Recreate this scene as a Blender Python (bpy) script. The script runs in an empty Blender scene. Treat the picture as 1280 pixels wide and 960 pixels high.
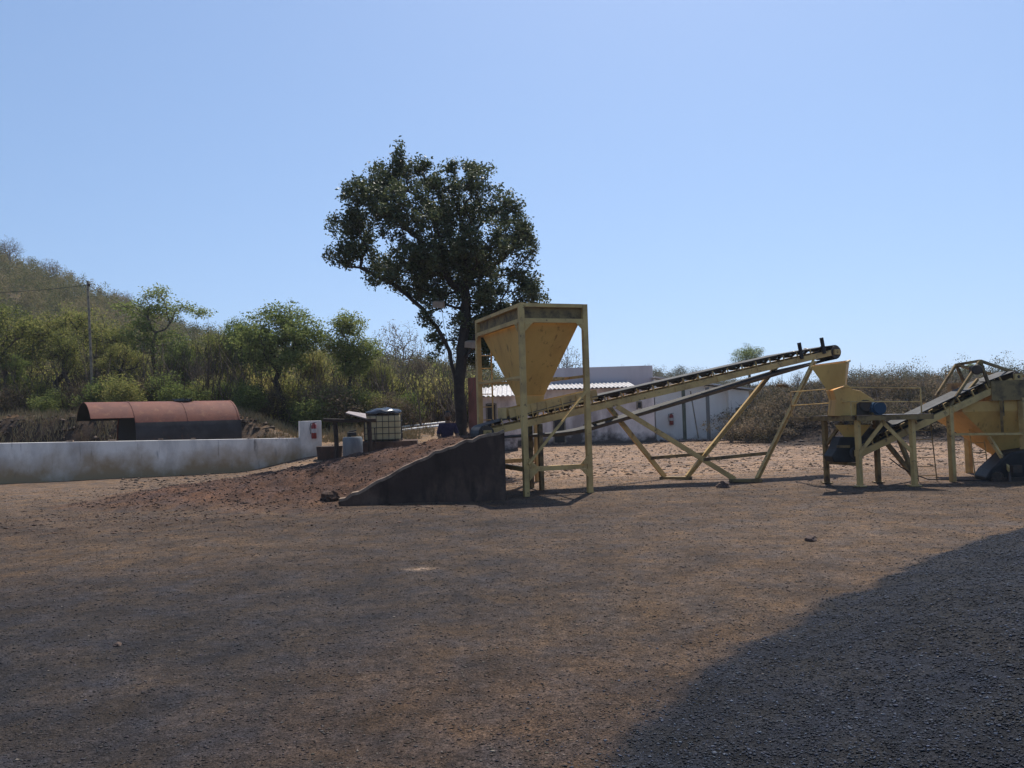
import bpy, math, random
import numpy as np
from mathutils import Vector, Matrix
R = math.radians
S = bpy.context.scene
C = S.collection
# ------------------------------------------------------------------ camera
FPX = 985.0                       # focal length in pixels of a 1280 px wide frame
EYE = 1.6
cam = bpy.data.cameras.new('camera'); camo = bpy.data.objects.new('camera', cam); C.objects.link(camo)
CM = Matrix.Rotation(R(90 + 2.1), 4, 'X') @ Matrix.Rotation(R(-1.7), 4, 'Z')
camo.matrix_world = Matrix.Translation((0, 0, EYE)) @ CM
cam.sensor_fit = 'HORIZONTAL'; cam.sensor_width = 36; cam.lens = 36 * FPX / 1280
cam.clip_start = .1; cam.clip_end = 6000
S.camera = camo
# ------------------------------------------------------------------ light
SUN_EL, SUN_AZ = R(61), R(17)
w = bpy.data.worlds.new('World'); S.world = w; w.use_nodes = True
wn = w.node_tree.nodes; wl = w.node_tree.links
bg = wn['Background']; sky = wn.new('ShaderNodeTexSky'); sky.sky_type = 'NISHITA'
sky.sun_disc = False; sky.sun_elevation = SUN_EL; sky.sun_rotation = SUN_AZ
sky.air_density = 1.2; sky.dust_density = .5; sky.ozone_density = 4.2; sky.altitude = 0
_tc = wn.new('ShaderNodeTexCoord'); _ad = wn.new('ShaderNodeVectorMath'); _ad.operation = 'ADD'; _ad.inputs[1].default_value = (0, 0, .15)
_nm = wn.new('ShaderNodeVectorMath'); _nm.operation = 'NORMALIZE'      # lifts the sky's direction a little: less of the greenish rim
wl.new(_tc.outputs['Generated'], _ad.inputs[0]); wl.new(_ad.outputs[0], _nm.inputs[0]); wl.new(_nm.outputs[0], sky.inputs[0])
wl.new(sky.outputs[0], bg.inputs[0]); bg.inputs[1].default_value = .125
sd = bpy.data.lights.new('sun', 'SUN'); sun = bpy.data.objects.new('sun', sd); C.objects.link(sun)
sd.energy = 4.8; sd.angle = R(.5); sd.color = (1, .94, .85)
sdir = Vector((math.sin(SUN_AZ) * math.cos(SUN_EL), math.cos(SUN_AZ) * math.cos(SUN_EL), math.sin(SUN_EL)))
sun.rotation_euler = sdir.to_track_quat('Z', 'Y').to_euler()
S.view_settings.view_transform = 'Standard'; S.view_settings.look = 'None'
S.view_settings.exposure = 0.22; S.view_settings.gamma = 1

# ------------------------------------------------------------------ placing
M3 = CM.to_3x3()
def W(px, py, D):
    "point of the place seen at (px,py) of the 1280x960 photo, D metres north of the camera"
    d = M3 @ Vector(((px - 640) / FPX, -(py - 480) / FPX, -1))
    return Vector((0, 0, EYE)) + d * (D / d.y)
def G(px, py, z=0.0):
    d = M3 @ Vector(((px - 640) / FPX, -(py - 480) / FPX, -1))
    return Vector((0, 0, EYE)) + d * ((z - EYE) / d.z)
def XD(px, D): return W(px, 515, D).x

# ------------------------------------------------------------------ numpy noise
def _lat(seed):
    return np.random.default_rng(seed).random((256, 256))
def vnoise(x, y, scale, seed=0):
    L = _lat(seed); x = np.asarray(x) / scale + 1000.37; y = np.asarray(y) / scale + 1000.71
    xi = np.floor(x).astype(int); yi = np.floor(y).astype(int); fx = x - xi; fy = y - yi
    fx = fx * fx * (3 - 2 * fx); fy = fy * fy * (3 - 2 * fy)
    a = L[xi % 256, yi % 256]; b = L[(xi + 1) % 256, yi % 256]; c = L[xi % 256, (yi + 1) % 256]; d = L[(xi + 1) % 256, (yi + 1) % 256]
    return (a * (1 - fx) + b * fx) * (1 - fy) + (c * (1 - fx) + d * fx) * fy
def fbm(x, y, scale, seed=0, oct=4):
    s = 0; a = 1; t = 0
    for i in range(oct):
        s = s + a * vnoise(x, y, scale / 2 ** i, seed + i); t += a; a *= .5
    return s / t
def sst(a, b, x):
    t = np.clip((np.asarray(x, float) - a) / (b - a), 0, 1); return t * t * (3 - 2 * t)

# ------------------------------------------------------------------ materials
def mat(name, col, rough=.8, metal=0, col2=None, nscale=3, bump=0, bscale=40, spec=.3, contrast=(.35, .65), coords='Object', stretch=None):
    m = bpy.data.materials.new(name); m.use_nodes = True
    n = m.node_tree.nodes; l = m.node_tree.links; b = n['Principled BSDF']
    b.inputs['Base Color'].default_value = (*col, 1); b.inputs['Roughness'].default_value = rough
    b.inputs['Metallic'].default_value = metal; b.inputs['Specular IOR Level'].default_value = spec
    tc = n.new('ShaderNodeTexCoord'); vec = tc.outputs[coords]
    if stretch:
        mp = n.new('ShaderNodeMapping'); mp.inputs['Scale'].default_value = stretch
        l.new(vec, mp.inputs[0]); vec = mp.outputs[0]
    if col2:
        nz = n.new('ShaderNodeTexNoise'); nz.inputs['Scale'].default_value = nscale; nz.inputs['Detail'].default_value = 8
        nz.inputs['Roughness'].default_value = .65
        l.new(vec, nz.inputs['Vector'])
        cr = n.new('ShaderNodeValToRGB'); e = cr.color_ramp.elements
        e[0].position = contrast[0]; e[0].color = (*col, 1); e[1].position = contrast[1]; e[1].color = (*col2, 1)
        l.new(nz.outputs['Fac'], cr.inputs[0]); l.new(cr.outputs[0], b.inputs['Base Color'])
    if bump:
        nb = n.new('ShaderNodeTexNoise'); nb.inputs['Scale'].default_value = bscale; nb.inputs['Detail'].default_value = 6
        l.new(tc.outputs[coords], nb.inputs['Vector'])
        bp = n.new('ShaderNodeBump'); bp.inputs['Strength'].default_value = bump; bp.inputs['Distance'].default_value = .02
        l.new(nb.outputs['Fac'], bp.inputs['Height']); l.new(bp.outputs[0], b.inputs['Normal'])
    return m
def layered(name, base, layers, rough=.85, bump=.3, bscale=30, metal=0):
    "layers: (colour, noise scale, stretch, lo, hi, zmask(None or (z0,z1)))"
    m = bpy.data.materials.new(name); m.use_nodes = True
    n = m.node_tree.nodes; l = m.node_tree.links; b = n['Principled BSDF']
    b.inputs['Roughness'].default_value = rough; b.inputs['Metallic'].default_value = metal
    b.inputs['Specular IOR Level'].default_value = .25
    tc = n.new('ShaderNodeTexCoord')
    rgb = n.new('ShaderNodeRGB'); rgb.outputs[0].default_value = (*base, 1); cur = rgb.outputs[0]
    for (c, sc, st, lo, hi, zm) in layers:
        mp = n.new('ShaderNodeMapping'); mp.inputs['Scale'].default_value = st; l.new(tc.outputs['Object'], mp.inputs[0])
        mp.inputs['Location'].default_value = (sc * 1.7, sc * .3, 0)
        nz = n.new('ShaderNodeTexNoise'); nz.inputs['Scale'].default_value = sc; nz.inputs['Detail'].default_value = 9; nz.inputs['Roughness'].default_value = .62
        l.new(mp.outputs[0], nz.inputs['Vector'])
        fac = nz.outputs['Fac']
        if zm:
            sx = n.new('ShaderNodeSeparateXYZ'); l.new(tc.outputs['Object'], sx.inputs[0])
            mr = n.new('ShaderNodeMapRange'); mr.inputs['From Min'].default_value = zm[0]; mr.inputs['From Max'].default_value = zm[1]
            mr.inputs['To Min'].default_value = .28; mr.inputs['To Max'].default_value = -.28
            l.new(sx.outputs['Z'], mr.inputs['Value'])
            ad = n.new('ShaderNodeMath'); ad.operation = 'ADD'; l.new(fac, ad.inputs[0]); l.new(mr.outputs[0], ad.inputs[1]); fac = ad.outputs[0]
        mr2 = n.new('ShaderNodeMapRange'); mr2.inputs['From Min'].default_value = lo; mr2.inputs['From Max'].default_value = hi
        l.new(fac, mr2.inputs['Value'])
        mx = n.new('ShaderNodeMix'); mx.data_type = 'RGBA'; l.new(mr2.outputs[0], mx.inputs['Factor'])
        l.new(cur, mx.inputs['A']); mx.inputs['B'].default_value = (*c, 1); cur = mx.outputs['Result']
    l.new(cur, b.inputs['Base Color'])
    nb = n.new('ShaderNodeTexNoise'); nb.inputs['Scale'].default_value = bscale; nb.inputs['Detail'].default_value = 8
    l.new(tc.outputs['Object'], nb.inputs['Vector'])
    bp = n.new('ShaderNodeBump'); bp.inputs['Strength'].default_value = bump; bp.inputs['Distance'].default_value = .02
    l.new(nb.outputs['Fac'], bp.inputs['Height']); l.new(bp.outputs[0], b.inputs['Normal'])
    return m
def leafmat(name, stops, transl=.35, gloss=.35):
    m = bpy.data.materials.new(name); m.use_nodes = True
    n = m.node_tree.nodes; l = m.node_tree.links; b = n['Principled BSDF']
    b.inputs['Roughness'].default_value = .5 if gloss > .2 else .9; b.inputs['Specular IOR Level'].default_value = gloss
    at = n.new('ShaderNodeAttribute'); at.attribute_name = 'tint'
    oi = n.new('ShaderNodeObjectInfo')
    ad = n.new('ShaderNodeMath'); ad.operation = 'MULTIPLY_ADD'; l.new(oi.outputs['Random'], ad.inputs[0]); ad.inputs[1].default_value = .3
    l.new(at.outputs['Fac'], ad.inputs[2])
    sb = n.new('ShaderNodeMath'); sb.operation = 'SUBTRACT'; l.new(ad.outputs[0], sb.inputs[0]); sb.inputs[1].default_value = .15
    cr = n.new('ShaderNodeValToRGB'); e = cr.color_ramp.elements
    while len(e) < len(stops): e.new(.5)
    for k, (p, c) in enumerate(stops): e[k].position = p; e[k].color = (*c, 1)
    l.new(sb.outputs[0], cr.inputs[0]); l.new(cr.outputs[0], b.inputs['Base Color'])
    tr = n.new('ShaderNodeBsdfTranslucent'); l.new(cr.outputs[0], tr.inputs[0])
    mx = n.new('ShaderNodeMixShader'); mx.inputs[0].default_value = transl
    l.new(b.outputs[0], mx.inputs[1]); l.new(tr.outputs[0], mx.inputs[2])
    l.new(mx.outputs[0], n['Material Output'].inputs[0])
    return m

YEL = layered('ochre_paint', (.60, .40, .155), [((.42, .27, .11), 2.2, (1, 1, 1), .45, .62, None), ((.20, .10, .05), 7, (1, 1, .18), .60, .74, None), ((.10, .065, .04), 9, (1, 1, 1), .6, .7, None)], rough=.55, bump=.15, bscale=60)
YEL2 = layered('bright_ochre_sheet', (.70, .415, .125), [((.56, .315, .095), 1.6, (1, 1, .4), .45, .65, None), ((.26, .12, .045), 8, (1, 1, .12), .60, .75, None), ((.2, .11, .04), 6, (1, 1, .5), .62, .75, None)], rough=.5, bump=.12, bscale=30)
DYEL = layered('grimy_shaded_ochre', (.26, .175, .075), [((.08, .055, .035), 5, (1, 1, 1), .45, .65, None)], rough=.7, bump=.25, bscale=50)  # grimy ochre; on the hopper's recess plates it paints shade
BELT = mat('belt_rubber', (.045, .045, .048), .72, 0, (.10, .098, .095), 3, .1, 60, .25)
RUB = mat('black_rubber', (.012, .012, .013), .6, 0, (.03, .03, .03), 6, .2, 40)
STEEL = mat('dark_steel', (.05, .045, .042), .5, .3, (.09, .06, .045), 7, .2, 50)
BLUE = mat('motor_blue', (.03, .09, .17), .45, 0, (.02, .05, .09), 8)
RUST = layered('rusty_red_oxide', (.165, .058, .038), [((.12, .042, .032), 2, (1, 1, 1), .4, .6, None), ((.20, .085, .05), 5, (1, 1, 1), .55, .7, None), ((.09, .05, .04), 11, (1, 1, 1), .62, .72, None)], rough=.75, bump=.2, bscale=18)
LOWER = layered('dark_lower_tank', (.045, .042, .045), [((.03, .028, .03), 2, (1, 1, 1), .4, .6, None), ((.09, .045, .03), 5, (1, 1, 1), .6, .75, None)], rough=.85, bump=.15, bscale=18)  # darker colour for the tank below its red upper shell
INNER_BLACK = mat('inner_black', (.008, .008, .008), .9)  # plain black for the inside of the tank's open end
WHITEW = layered('whitewash', (.80, .74, .66), [((.50, .46, .42), 1.6, (1, 1, .35), .45, .68, None), ((.20, .17, .15), 6, (1, 1, .10), .62, .72, None), ((.36, .25, .14), 1.0, (1, 1, .8), .34, .72, (.0, 1.1)), ((.15, .13, .12), 2.6, (1, 1, .25), .60, .72, None)], rough=.9, bump=.2, bscale=25)
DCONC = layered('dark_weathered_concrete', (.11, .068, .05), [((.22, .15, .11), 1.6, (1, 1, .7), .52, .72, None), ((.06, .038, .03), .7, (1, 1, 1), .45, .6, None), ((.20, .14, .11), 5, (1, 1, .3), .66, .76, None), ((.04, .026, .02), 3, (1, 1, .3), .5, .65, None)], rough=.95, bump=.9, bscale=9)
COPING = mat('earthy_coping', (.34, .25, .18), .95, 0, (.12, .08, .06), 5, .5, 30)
PINKW = layered('pinkish_render', (.74, .64, .58), [((.38, .31, .28), 1.0, (1, 1, .5), .45, .65, None), ((.09, .075, .07), 1.0, (1, 1, 1), .5, .7, (0, 1.1))], rough=.9, bump=.1)
GREYW = layered('grey_render', (.36, .35, .37), [((.26, .25, .27), .6, (1, 1, .5), .45, .65, None), ((.10, .09, .09), 1.0, (1, 1, 1), .5, .8, (0, .9))], rough=.9, bump=.1)
PARA = layered('lilac_grey_parapet', (.42, .38, .40), [((.32, .29, .30), .6, (1, 1, .5), .45, .65, None), ((.13, .12, .12), 2.5, (1, 1, .3), .6, .75, None)], rough=.9)
PALEW = layered('pale_cream_render', (.88, .83, .76), [((.78, .72, .65), .8, (1, 1, .4), .45, .65, None), ((.25, .19, .15), 1.2, (1, 1, 1), .6, .9, (0, .8))], rough=.9)
ROOFW = mat('white_sheet_roof', (.62, .6, .58), .6, 0, (.42, .38, .35), 3)
BRICK = layered('red_brown_door', (.16, .06, .045), [((.10, .04, .03), 4, (1, 1, .3), .45, .6, None)], rough=.8)
DARK = mat('dark_opening', (.02, .018, .018), .7)
GREENP = mat('green_post', (.10, .12, .085), .7, 0, (.07, .075, .06), 4)
RED = mat('extinguisher_red', (.28, .03, .02), .4, 0, (.17, .025, .02), 8)
WOODP = mat('grey_timber', (.30, .25, .18), .9, 0, (.12, .10, .085), 6, .3, 30)
BARK = mat('dark_bark', (.05, .037, .03), .95, 0, (.028, .022, .019), 6, .6, 25)
BARK2 = mat('brown_bark', (.12, .09, .07), .95, 0, (.06, .045, .035), 5, .6, 25)
BARK3 = mat('pale_dry_bark', (.22, .19, .165), .95, 0, (.13, .11, .095), 5, .4, 25)
CREAM = mat('yellowed_plastic', (.50, .43, .25), .55, 0, (.40, .34, .19), 2)
CAGE = mat('cage_steel', (.06, .055, .05), .5, .4)
BARREL = mat('faded_blue_plastic', (.17, .19, .20), .6, 0, (.10, .11, .12), 4, stretch=(1, 1, .3))
GLOSSB = mat('glossy_black_cover', (.015, .015, .017), .18, 0, None, spec=.6)
SKIN = mat('skin', (.14, .075, .045), .6); SHIRT = mat('purple_shirt', (.045, .03, .06), .85, 0, (.03, .02, .04), 20)
HAIR = mat('black_hair', (.01, .009, .008), .6); PANTS = mat('dark_trousers', (.03, .03, .035), .9)
ROCK = layered('rock', (.13, .09, .07), [((.07, .05, .045), 5, (1, 1, 1), .45, .6, None)], rough=.95, bump=.6, bscale=14)
LAMPG = mat('lamp_housing', (.38, .27, .19), .5, 0, (.25, .18, .13), 8)
TARP = mat('grey_sheet', (.33, .29, .29), .8, 0, (.2, .17, .16), 5)
LF_BIG = leafmat('dark_glossy_leaves', [(0, (.027, .038, .016)), (.5, (.066, .084, .034)), (1, (.15, .17, .075))], .3, .35)
LF_GRN = leafmat('green_leaves', [(0, (.07, .10, .028)), (.5, (.17, .215, .06)), (1, (.32, .33, .11))], .45, .2)
LF_YEL = leafmat('yellow_green_leaves', [(0, (.09, .11, .035)), (.5, (.24, .25, .075)), (1, (.44, .36, .13))], .45, .08)
LF_DRY = leafmat('dry_brown_leaves', [(0, (.09, .082, .048)), (.5, (.16, .125, .08)), (1, (.27, .20, .13))], .25, .02)
LF_HILL = leafmat('mixed_dry_scrub', [(0, (.085, .092, .036)), (.35, (.15, .155, .06)), (.6, (.19, .16, .075)), (1, (.27, .21, .115))], .3, .02)
LF_FAR = leafmat('distant_brown_scrub', [(0, (.075, .078, .048)), (.5, (.125, .12, .075)), (1, (.18, .16, .105))], .2, .02)

# ------------------------------------------------------------------ objects
def tag(o, label=None, cat=None, group=None, kind=None):
    if label: o['label'] = label
    if cat: o['category'] = cat
    if group: o['group'] = group
    if kind: o['kind'] = kind
    return o
def thing(name, label, cat, loc, group=None):
    o = bpy.data.objects.new(name, None); C.objects.link(o); o.location = loc; o.empty_display_size = .2
    return tag(o, label, cat, group)
def loc_of(p):
    v = Vector((0, 0, 0))
    while p is not None: v += Vector(p.location); p = p.parent
    return v
def npmesh(name, V, F, material=None, parent=None, tint=None, smooth=False, color=None, origin=None):
    V = np.asarray(V, dtype=np.float32).reshape(-1, 3)
    me = bpy.data.meshes.new(name)
    if origin is None: origin = loc_of(parent) if parent is not None else Vector((0, 0, 0))
    V = V - np.array(origin, dtype=np.float32)
    if isinstance(F, np.ndarray):
        k = F.shape[1]; nF = len(F)
        me.vertices.add(len(V)); me.vertices.foreach_set('co', V.ravel())
        me.loops.add(nF * k); me.loops.foreach_set('vertex_index', F.astype(np.int32).ravel())
        me.polygons.add(nF); me.polygons.foreach_set('loop_start', np.arange(0, nF * k, k, dtype=np.int32))
        me.polygons.foreach_set('loop_total', np.full(nF, k, dtype=np.int32))
        me.update(calc_edges=True)
    else:
        me.from_pydata([tuple(v) for v in V], [], F)
    if tint is not None:
        a = me.attributes.new('tint', 'FLOAT', 'FACE'); a.data.foreach_set('value', np.asarray(tint, dtype=np.float32))
    if color is not None:
        a = me.attributes.new('soil', 'FLOAT_COLOR', 'POINT')
        a.data.foreach_set('color', np.concatenate([color, np.ones((len(color), 1))], 1).astype(np.float32).ravel())
    if smooth: me.polygons.foreach_set('use_smooth', np.ones(len(me.polygons), dtype=bool))
    me.update()
    o = bpy.data.objects.new(name, me); C.objects.link(o)
    if material: me.materials.append(material)
    if parent is not None: o.parent = parent
    else: o.location = origin
    return o
class MB:
    def __init__(s): s.v = []; s.f = []
    def add(s, vs, fs):
        n = len(s.v); s.v += [tuple(v) for v in vs]; s.f += [tuple(i + n for i in f) for f in fs]; return s
    def hexa(s, p):  # 8 points bottom4 top4
        return s.add(p, [(3, 2, 1, 0), (4, 5, 6, 7), (0, 1, 5, 4), (1, 2, 6, 5), (2, 3, 7, 6), (3, 0, 4, 7)])
    def box(s, c, size, rz=0):
        cx, cy, cz = c; a, b, h = [q / 2 for q in size]; co, si = math.cos(rz), math.sin(rz)
        P = []
        for z in (-h, h):
            for x, y in ((-a, -b), (a, -b), (a, b), (-a, b)):
                P.append((cx + x * co - y * si, cy + x * si + y * co, cz + z))
        return s.hexa(P)
    def beam(s, a, b, w=.1, h=None, up=(0, 0, 1)):
        a = Vector(a); b = Vector(b); h = h or w; d = (b - a).normalized(); up = Vector(up)
        if abs(d.dot(up)) > .98: up = Vector((UX.x, UX.y, 0)) if 'UX' in globals() else Vector((1, 0, 0))
        sx = d.cross(up).normalized(); sy = sx.cross(d).normalized()
        P = []
        for q in (a, b):
            for i, j in ((-1, -1), (1, -1), (1, 1), (-1, 1)): P.append(q + sx * i * w / 2 + sy * j * h / 2)
        return s.hexa(P)
    def channel(s, a, b, w=.05, h=.12, t=.008, side=1, up=(0, 0, 1)):
        "C channel: web plus two flanges, open towards +side"
        a = Vector(a); b = Vector(b); d = (b - a).normalized(); up = Vector(up)
        if abs(d.dot(up)) > .98: up = Vector((1, 0, 0))
        sx = d.cross(up).normalized(); sy = sx.cross(d).normalized()
        o = sx * side
        s.beam(a, b, t, h, sy)
        for k in (-1, 1):
            off = sy * k * (h / 2 - t / 2) + o * (w / 2 + t / 2 + .0005)
            s.beam(a + off, b + off, w, t, sy)
        return s
    def tube(s, pts, r, k=8, caps=True):
        pts = [Vector(p) for p in pts]; n0 = len(s.v); n = len(pts)
        rs = r if isinstance(r, (list, tuple)) else [r] * n
        ref = None
        for i, p in enumerate(pts):
            d = (pts[min(i + 1, n - 1)] - pts[max(i - 1, 0)]).normalized()
            if ref is None: ref = Vector((0, 0, 1)) if abs(d.z) < .9 else Vector((1, 0, 0))
            sx = d.cross(ref).normalized(); sy = sx.cross(d)
            for j in range(k):
                t = 2 * math.pi * j / k; s.v.append(tuple(p + (sx * math.cos(t) + sy * math.sin(t)) * rs[i]))
        for i in range(n - 1):
            for j in range(k):
                a = n0 + i * k + j; b = n0 + i * k + (j + 1) % k; s.f.append((a, b, b + k, a + k))
        if caps:
            s.f.append(tuple(n0 + j for j in range(k))[::-1]); s.f.append(tuple(n0 + (n - 1) * k + j for j in range(k)))
        return s
    def cyl(s, a, b, r, k=16): return s.tube([a, b], r, k)
    def split(s):
        "far-apart loose pieces, each with its own faces"
        par = list(range(len(s.v)))
        def find(i):
            while par[i] != i: par[i] = par[par[i]]; i = par[i]
            return i
        for f in s.f:
            a = find(f[0])
            for j in f[1:]:
                b = find(j)
                if a != b: par[b] = a
        roots = {}
        for i in range(len(s.v)): roots.setdefault(find(i), []).append(i)
        isl = list(roots.values())
        if len(isl) < 2: return [s]
        V = np.array(s.v); lo = np.array([V[i].min(0) for i in isl]); hi = np.array([V[i].max(0) for i in isl]); size = (hi - lo).max(1)
        gap = np.maximum(0, np.maximum(lo[:, None] - hi[None], lo[None] - hi[:, None])); near = np.sqrt((gap ** 2).sum(2)) <= np.maximum(.02, .5 * np.maximum(size[:, None], size[None]))
        lab = list(range(len(isl)))
        ch = True
        while ch:
            ch = False
            for i in range(len(isl)):
                mn = min(lab[j] for j in np.nonzero(near[i])[0])
                if mn < lab[i]: lab[i] = mn; ch = True
        if len(set(lab)) < 2: return [s]
        vi = {}
        for k, i in enumerate(isl):
            for v in i: vi[v] = lab[k]
        out = []
        for g in sorted(set(lab)):
            mp = {}; b = MB()
            for v in range(len(s.v)):
                if vi[v] == g: mp[v] = len(b.v); b.v.append(s.v[v])
            b.f = [tuple(mp[j] for j in f) for f in s.f if vi[f[0]] == g]; out.append(b)
        return out
    def build(s, name, m, parent=None, smooth=False, bevel=0):
        if parent is not None:
            P = s.split()
            if len(P) > 1:
                os_ = [p.build(name, m, parent, smooth, bevel) for p in P]; return os_[0]
        o = npmesh(name, np.array(s.v), s.f, m, parent)
        if smooth:
            o.data.polygons.foreach_set('use_smooth', np.ones(len(o.data.polygons), dtype=bool))
            try: o.data.set_sharp_from_angle(angle=R(40))
            except Exception: pass
        if bevel:
            bv = o.modifiers.new('bevel', 'BEVEL'); bv.width = bevel; bv.segments = 2; bv.limit_method = 'ANGLE'
        return o

# ------------------------------------------------------------------ terrain
_r = np.array([-1.2, -.65, -.518, -.45, -.376, -.16, -.08, .06, .18, .365, .65, 1.2])
_e = np.array([300, 200, 142, 110, 84, 50, 42, 22, 26, 10, 8, 12])
def dline(x, y):
    "metres inside the edge of the aggregate heap"
    e = (fbm(x, y, .7, 72, 6) - .5) * .42
    a = (x - 1.0) * .68 - (y - 4.9) * .735; b = (x - .13 * y) * .9
    return -np.logaddexp(-a * 2.2, -b * 2.2) / 2.2 + .08 + e
def H(x, y):
    x = np.asarray(x, float); y = np.asarray(y, float)
    z = (fbm(x, y, 6, 11) - .5) * .10 + (fbm(x, y, 1.2, 21) - .5) * .035
    yy = np.maximum(y, .5); r = x / yy
    # raised ground behind the long wall, steep at far left, gentle slope towards the tree
    steep = 1 - sst(-.36, -.25, r)
    edge0 = 28.6 + 1.0 * (fbm(x, y, 2.5, 31) - .5) * 2
    up_l = sst(0, 1, (y - edge0) / 2.4) * 2.0
    up_g = sst(20, 38, y) * 1.35
    left = (steep * up_l + (1 - steep) * up_g) * (1 - sst(-.075, -.02, r))
    left += (fbm(x, y, 1.6, 41) - .5) * .5 * sst(27, 30, y) * (1 - sst(-.2, -.1, r))
    # dark spoil bank at right
    right = sst(31.5, 36.5, y + (fbm(x, y, 3, 51) - .5) * 4) * sst(10.8, 13.0, x) * (1.55 + (fbm(x, y, 4, 52) - .5) * 1.3)
    z = z + left + right
    # the hill
    E = np.interp(r, _r, _e)
    top = 1.6 + E / FPX * 130
    t = sst(48, 135, y)
    z = z * (1 - t) + top * t + (fbm(x, y, 22, 61) - .5) * 3.0 * t
    z = z - sst(150, 500, y) * (top * .8) * t
    # low windrow of grey aggregate in the near right
    d = dline(x, y)
    wv = (fbm(x, y, 1.5, 71) - .5) * .3
    ridge = np.interp(d + wv * .3, [-.1, 0, .5, 2.0, 4.0], [0, .02, .13, .42, .62]) * (.25 + .75 * sst(.3, 3.5, x)) + (fbm(x, y, .8, 73) - .5) * .10 * sst(.1, .8, d)
    z = z + ridge * sst(1.2, 2.2, y) * (1 - sst(14, 20, y))
    return z
def axis(dense, lo, hi, step, g=1.07):
    a = list(np.arange(dense[0], dense[1], step)); s = step; v = a[-1]
    while v < hi: s *= g; v += s; a.append(v)
    s = step; v = a[0]; b = []
    while v > lo: s *= g; v -= s; b.append(v)
    return np.array(b[::-1] + a)
gx = axis((-9, 11), -900, 900, .085, 1.055); gy = axis((1.5, 20), -40, 1500, .07, 1.04)
X, Y = np.meshgrid(gx, gy); Z = H(X, Y)
nx, ny = len(gx), len(gy)
idx = np.arange(nx * ny).reshape(ny, nx)
F = np.stack([idx[:-1, :-1].ravel(), idx[:-1, 1:].ravel(), idx[1:, 1:].ravel(), idx[1:, :-1].ravel()], 1)
def gauss(x, y, cx, cy, sx, sy, rot=0):
    dx = x - cx; dy = y - cy; c, s = math.cos(rot), math.sin(rot)
    return np.exp(-((dx * c + dy * s) ** 2 / (2 * sx * sx) + (-dx * s + dy * c) ** 2 / (2 * sy * sy)))
BROWN = np.array([.057, .0405, .031]); CHAR = np.array([.0275, .0262, .0285]); TAN = np.array([.118, .086, .063]); PALE = np.array([.29, .205, .145])
GREYG = np.array([.0190, .0226, .0310]); RED_E = np.array([.062, .036, .026]); LITTER = np.array([.21, .145, .088]); ROCKY = np.array([.06, .042, .03]); HILLC = np.array([.13, .105, .062])
def soil(x, y):
    x = np.asarray(x, float).ravel(); y = np.asarray(y, float).ravel()
    c = np.repeat(BROWN[None], len(x), 0)
    def mix(c, col, m): m = np.clip(m, 0, 1)[:, None]; return c * (1 - m) + col * m
    n1 = fbm(x, y, 3.0, 81, 5); n2 = fbm(x, y, .9, 91, 4); n3 = fbm(x * .4, y, 1.2, 95, 4)
    c = mix(c, BROWN * 1.35, sst(.5, .7, n3) * .5)
    c = mix(c, CHAR, sst(.44, .56, n1) * .9 * (1 - sst(9, 13, y)))
    for (tx, ty, tr_, w0) in ((-16.0, 26.0, 24.0, .9), (9.0, 30.0, 24.5, 1.0), (30.0, -8.0, 28.0, .95)):      # wheel tracks, pairs of arcs
        rr_ = np.hypot(x - tx, y - ty) - tr_ + (vnoise(x, y, 4, 97) - .5) * .5
        for o_ in (-w0, w0): c = mix(c, c * 1.22 + .002, np.exp(-((rr_ - o_) / .15) ** 2) * (.1 + .7 * n2))
    c = mix(c, np.array([.15, .105, .07]), sst(.60, .72, fbm(x, y, .5, 98, 4)) * .35)
    g = G(430, 715); c = mix(c, CHAR * 1.1, gauss(x, y, g.x, g.y, 3.4, 1.9, .1) * (.55 + n2)); g = G(300, 850); c = mix(c, CHAR * 1.25, gauss(x, y, g.x, g.y, 2.4, 1.3) * (.2 + 1.1 * n2)); g = G(640, 900); c = mix(c, BROWN * 1.25, gauss(x, y, g.x, g.y, 1.0, 1.0) * (.3 + n2))
    g = G(700, 655); c = mix(c, CHAR * 1.35, gauss(x, y, g.x, g.y, 2.2, .9) * (.3 + n2))
    g = G(80, 690); c = mix(c, TAN * .72, gauss(x, y, g.x, g.y, 3.0, 1.5) * (.5 + n2))
    g = G(1020, 660); c = mix(c, TAN, gauss(x, y, g.x, g.y, 3.2, 2.2, .3) * (.45 + n3))
    g = G(900, 760); c = mix(c, TAN * .8, gauss(x, y, g.x, g.y, 1.2, .9, .5) * (.4 + n2))
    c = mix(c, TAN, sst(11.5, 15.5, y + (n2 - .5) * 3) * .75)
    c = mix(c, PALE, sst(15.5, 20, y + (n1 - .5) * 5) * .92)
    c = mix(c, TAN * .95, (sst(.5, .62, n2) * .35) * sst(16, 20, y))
    g = G(525, 713); c = mix(c, np.array([.40, .29, .20]), gauss(x, y, g.x, g.y, .10, .05) * .7)
    # road strip in front of long wall
    c = mix(c, TAN * .8, (1 - sst(-9, -5, x)) * sst(12, 16, y) * .7)
    # bank and forest floor
    r = x / np.maximum(y, .5)
    c = mix(c, LITTER, sst(24, 30, y) * (1 - sst(-.08, -.02, r)) * (.55 + n2 * .5))
    c = mix(c, ROCKY, (1 - sst(-.37, -.27, r)) * sst(27.4, 28.4, y) * (1 - sst(30.5, 31.4, y)))
    c = mix(c, np.array([.034, .026, .023]), sst(9.6, 10.8, x) * sst(29.5, 31.5, y) * (1 - sst(44, 60, y)) * .95)
    c = mix(c, HILLC, sst(44, 60, y) * .92)
    # grey aggregate
    d = dline(x, y)
    c = mix(c, GREYG * (1), sst(-.08, .07, d) * (1 - sst(14, 18, y)) * .96)
    return c * .67
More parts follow.
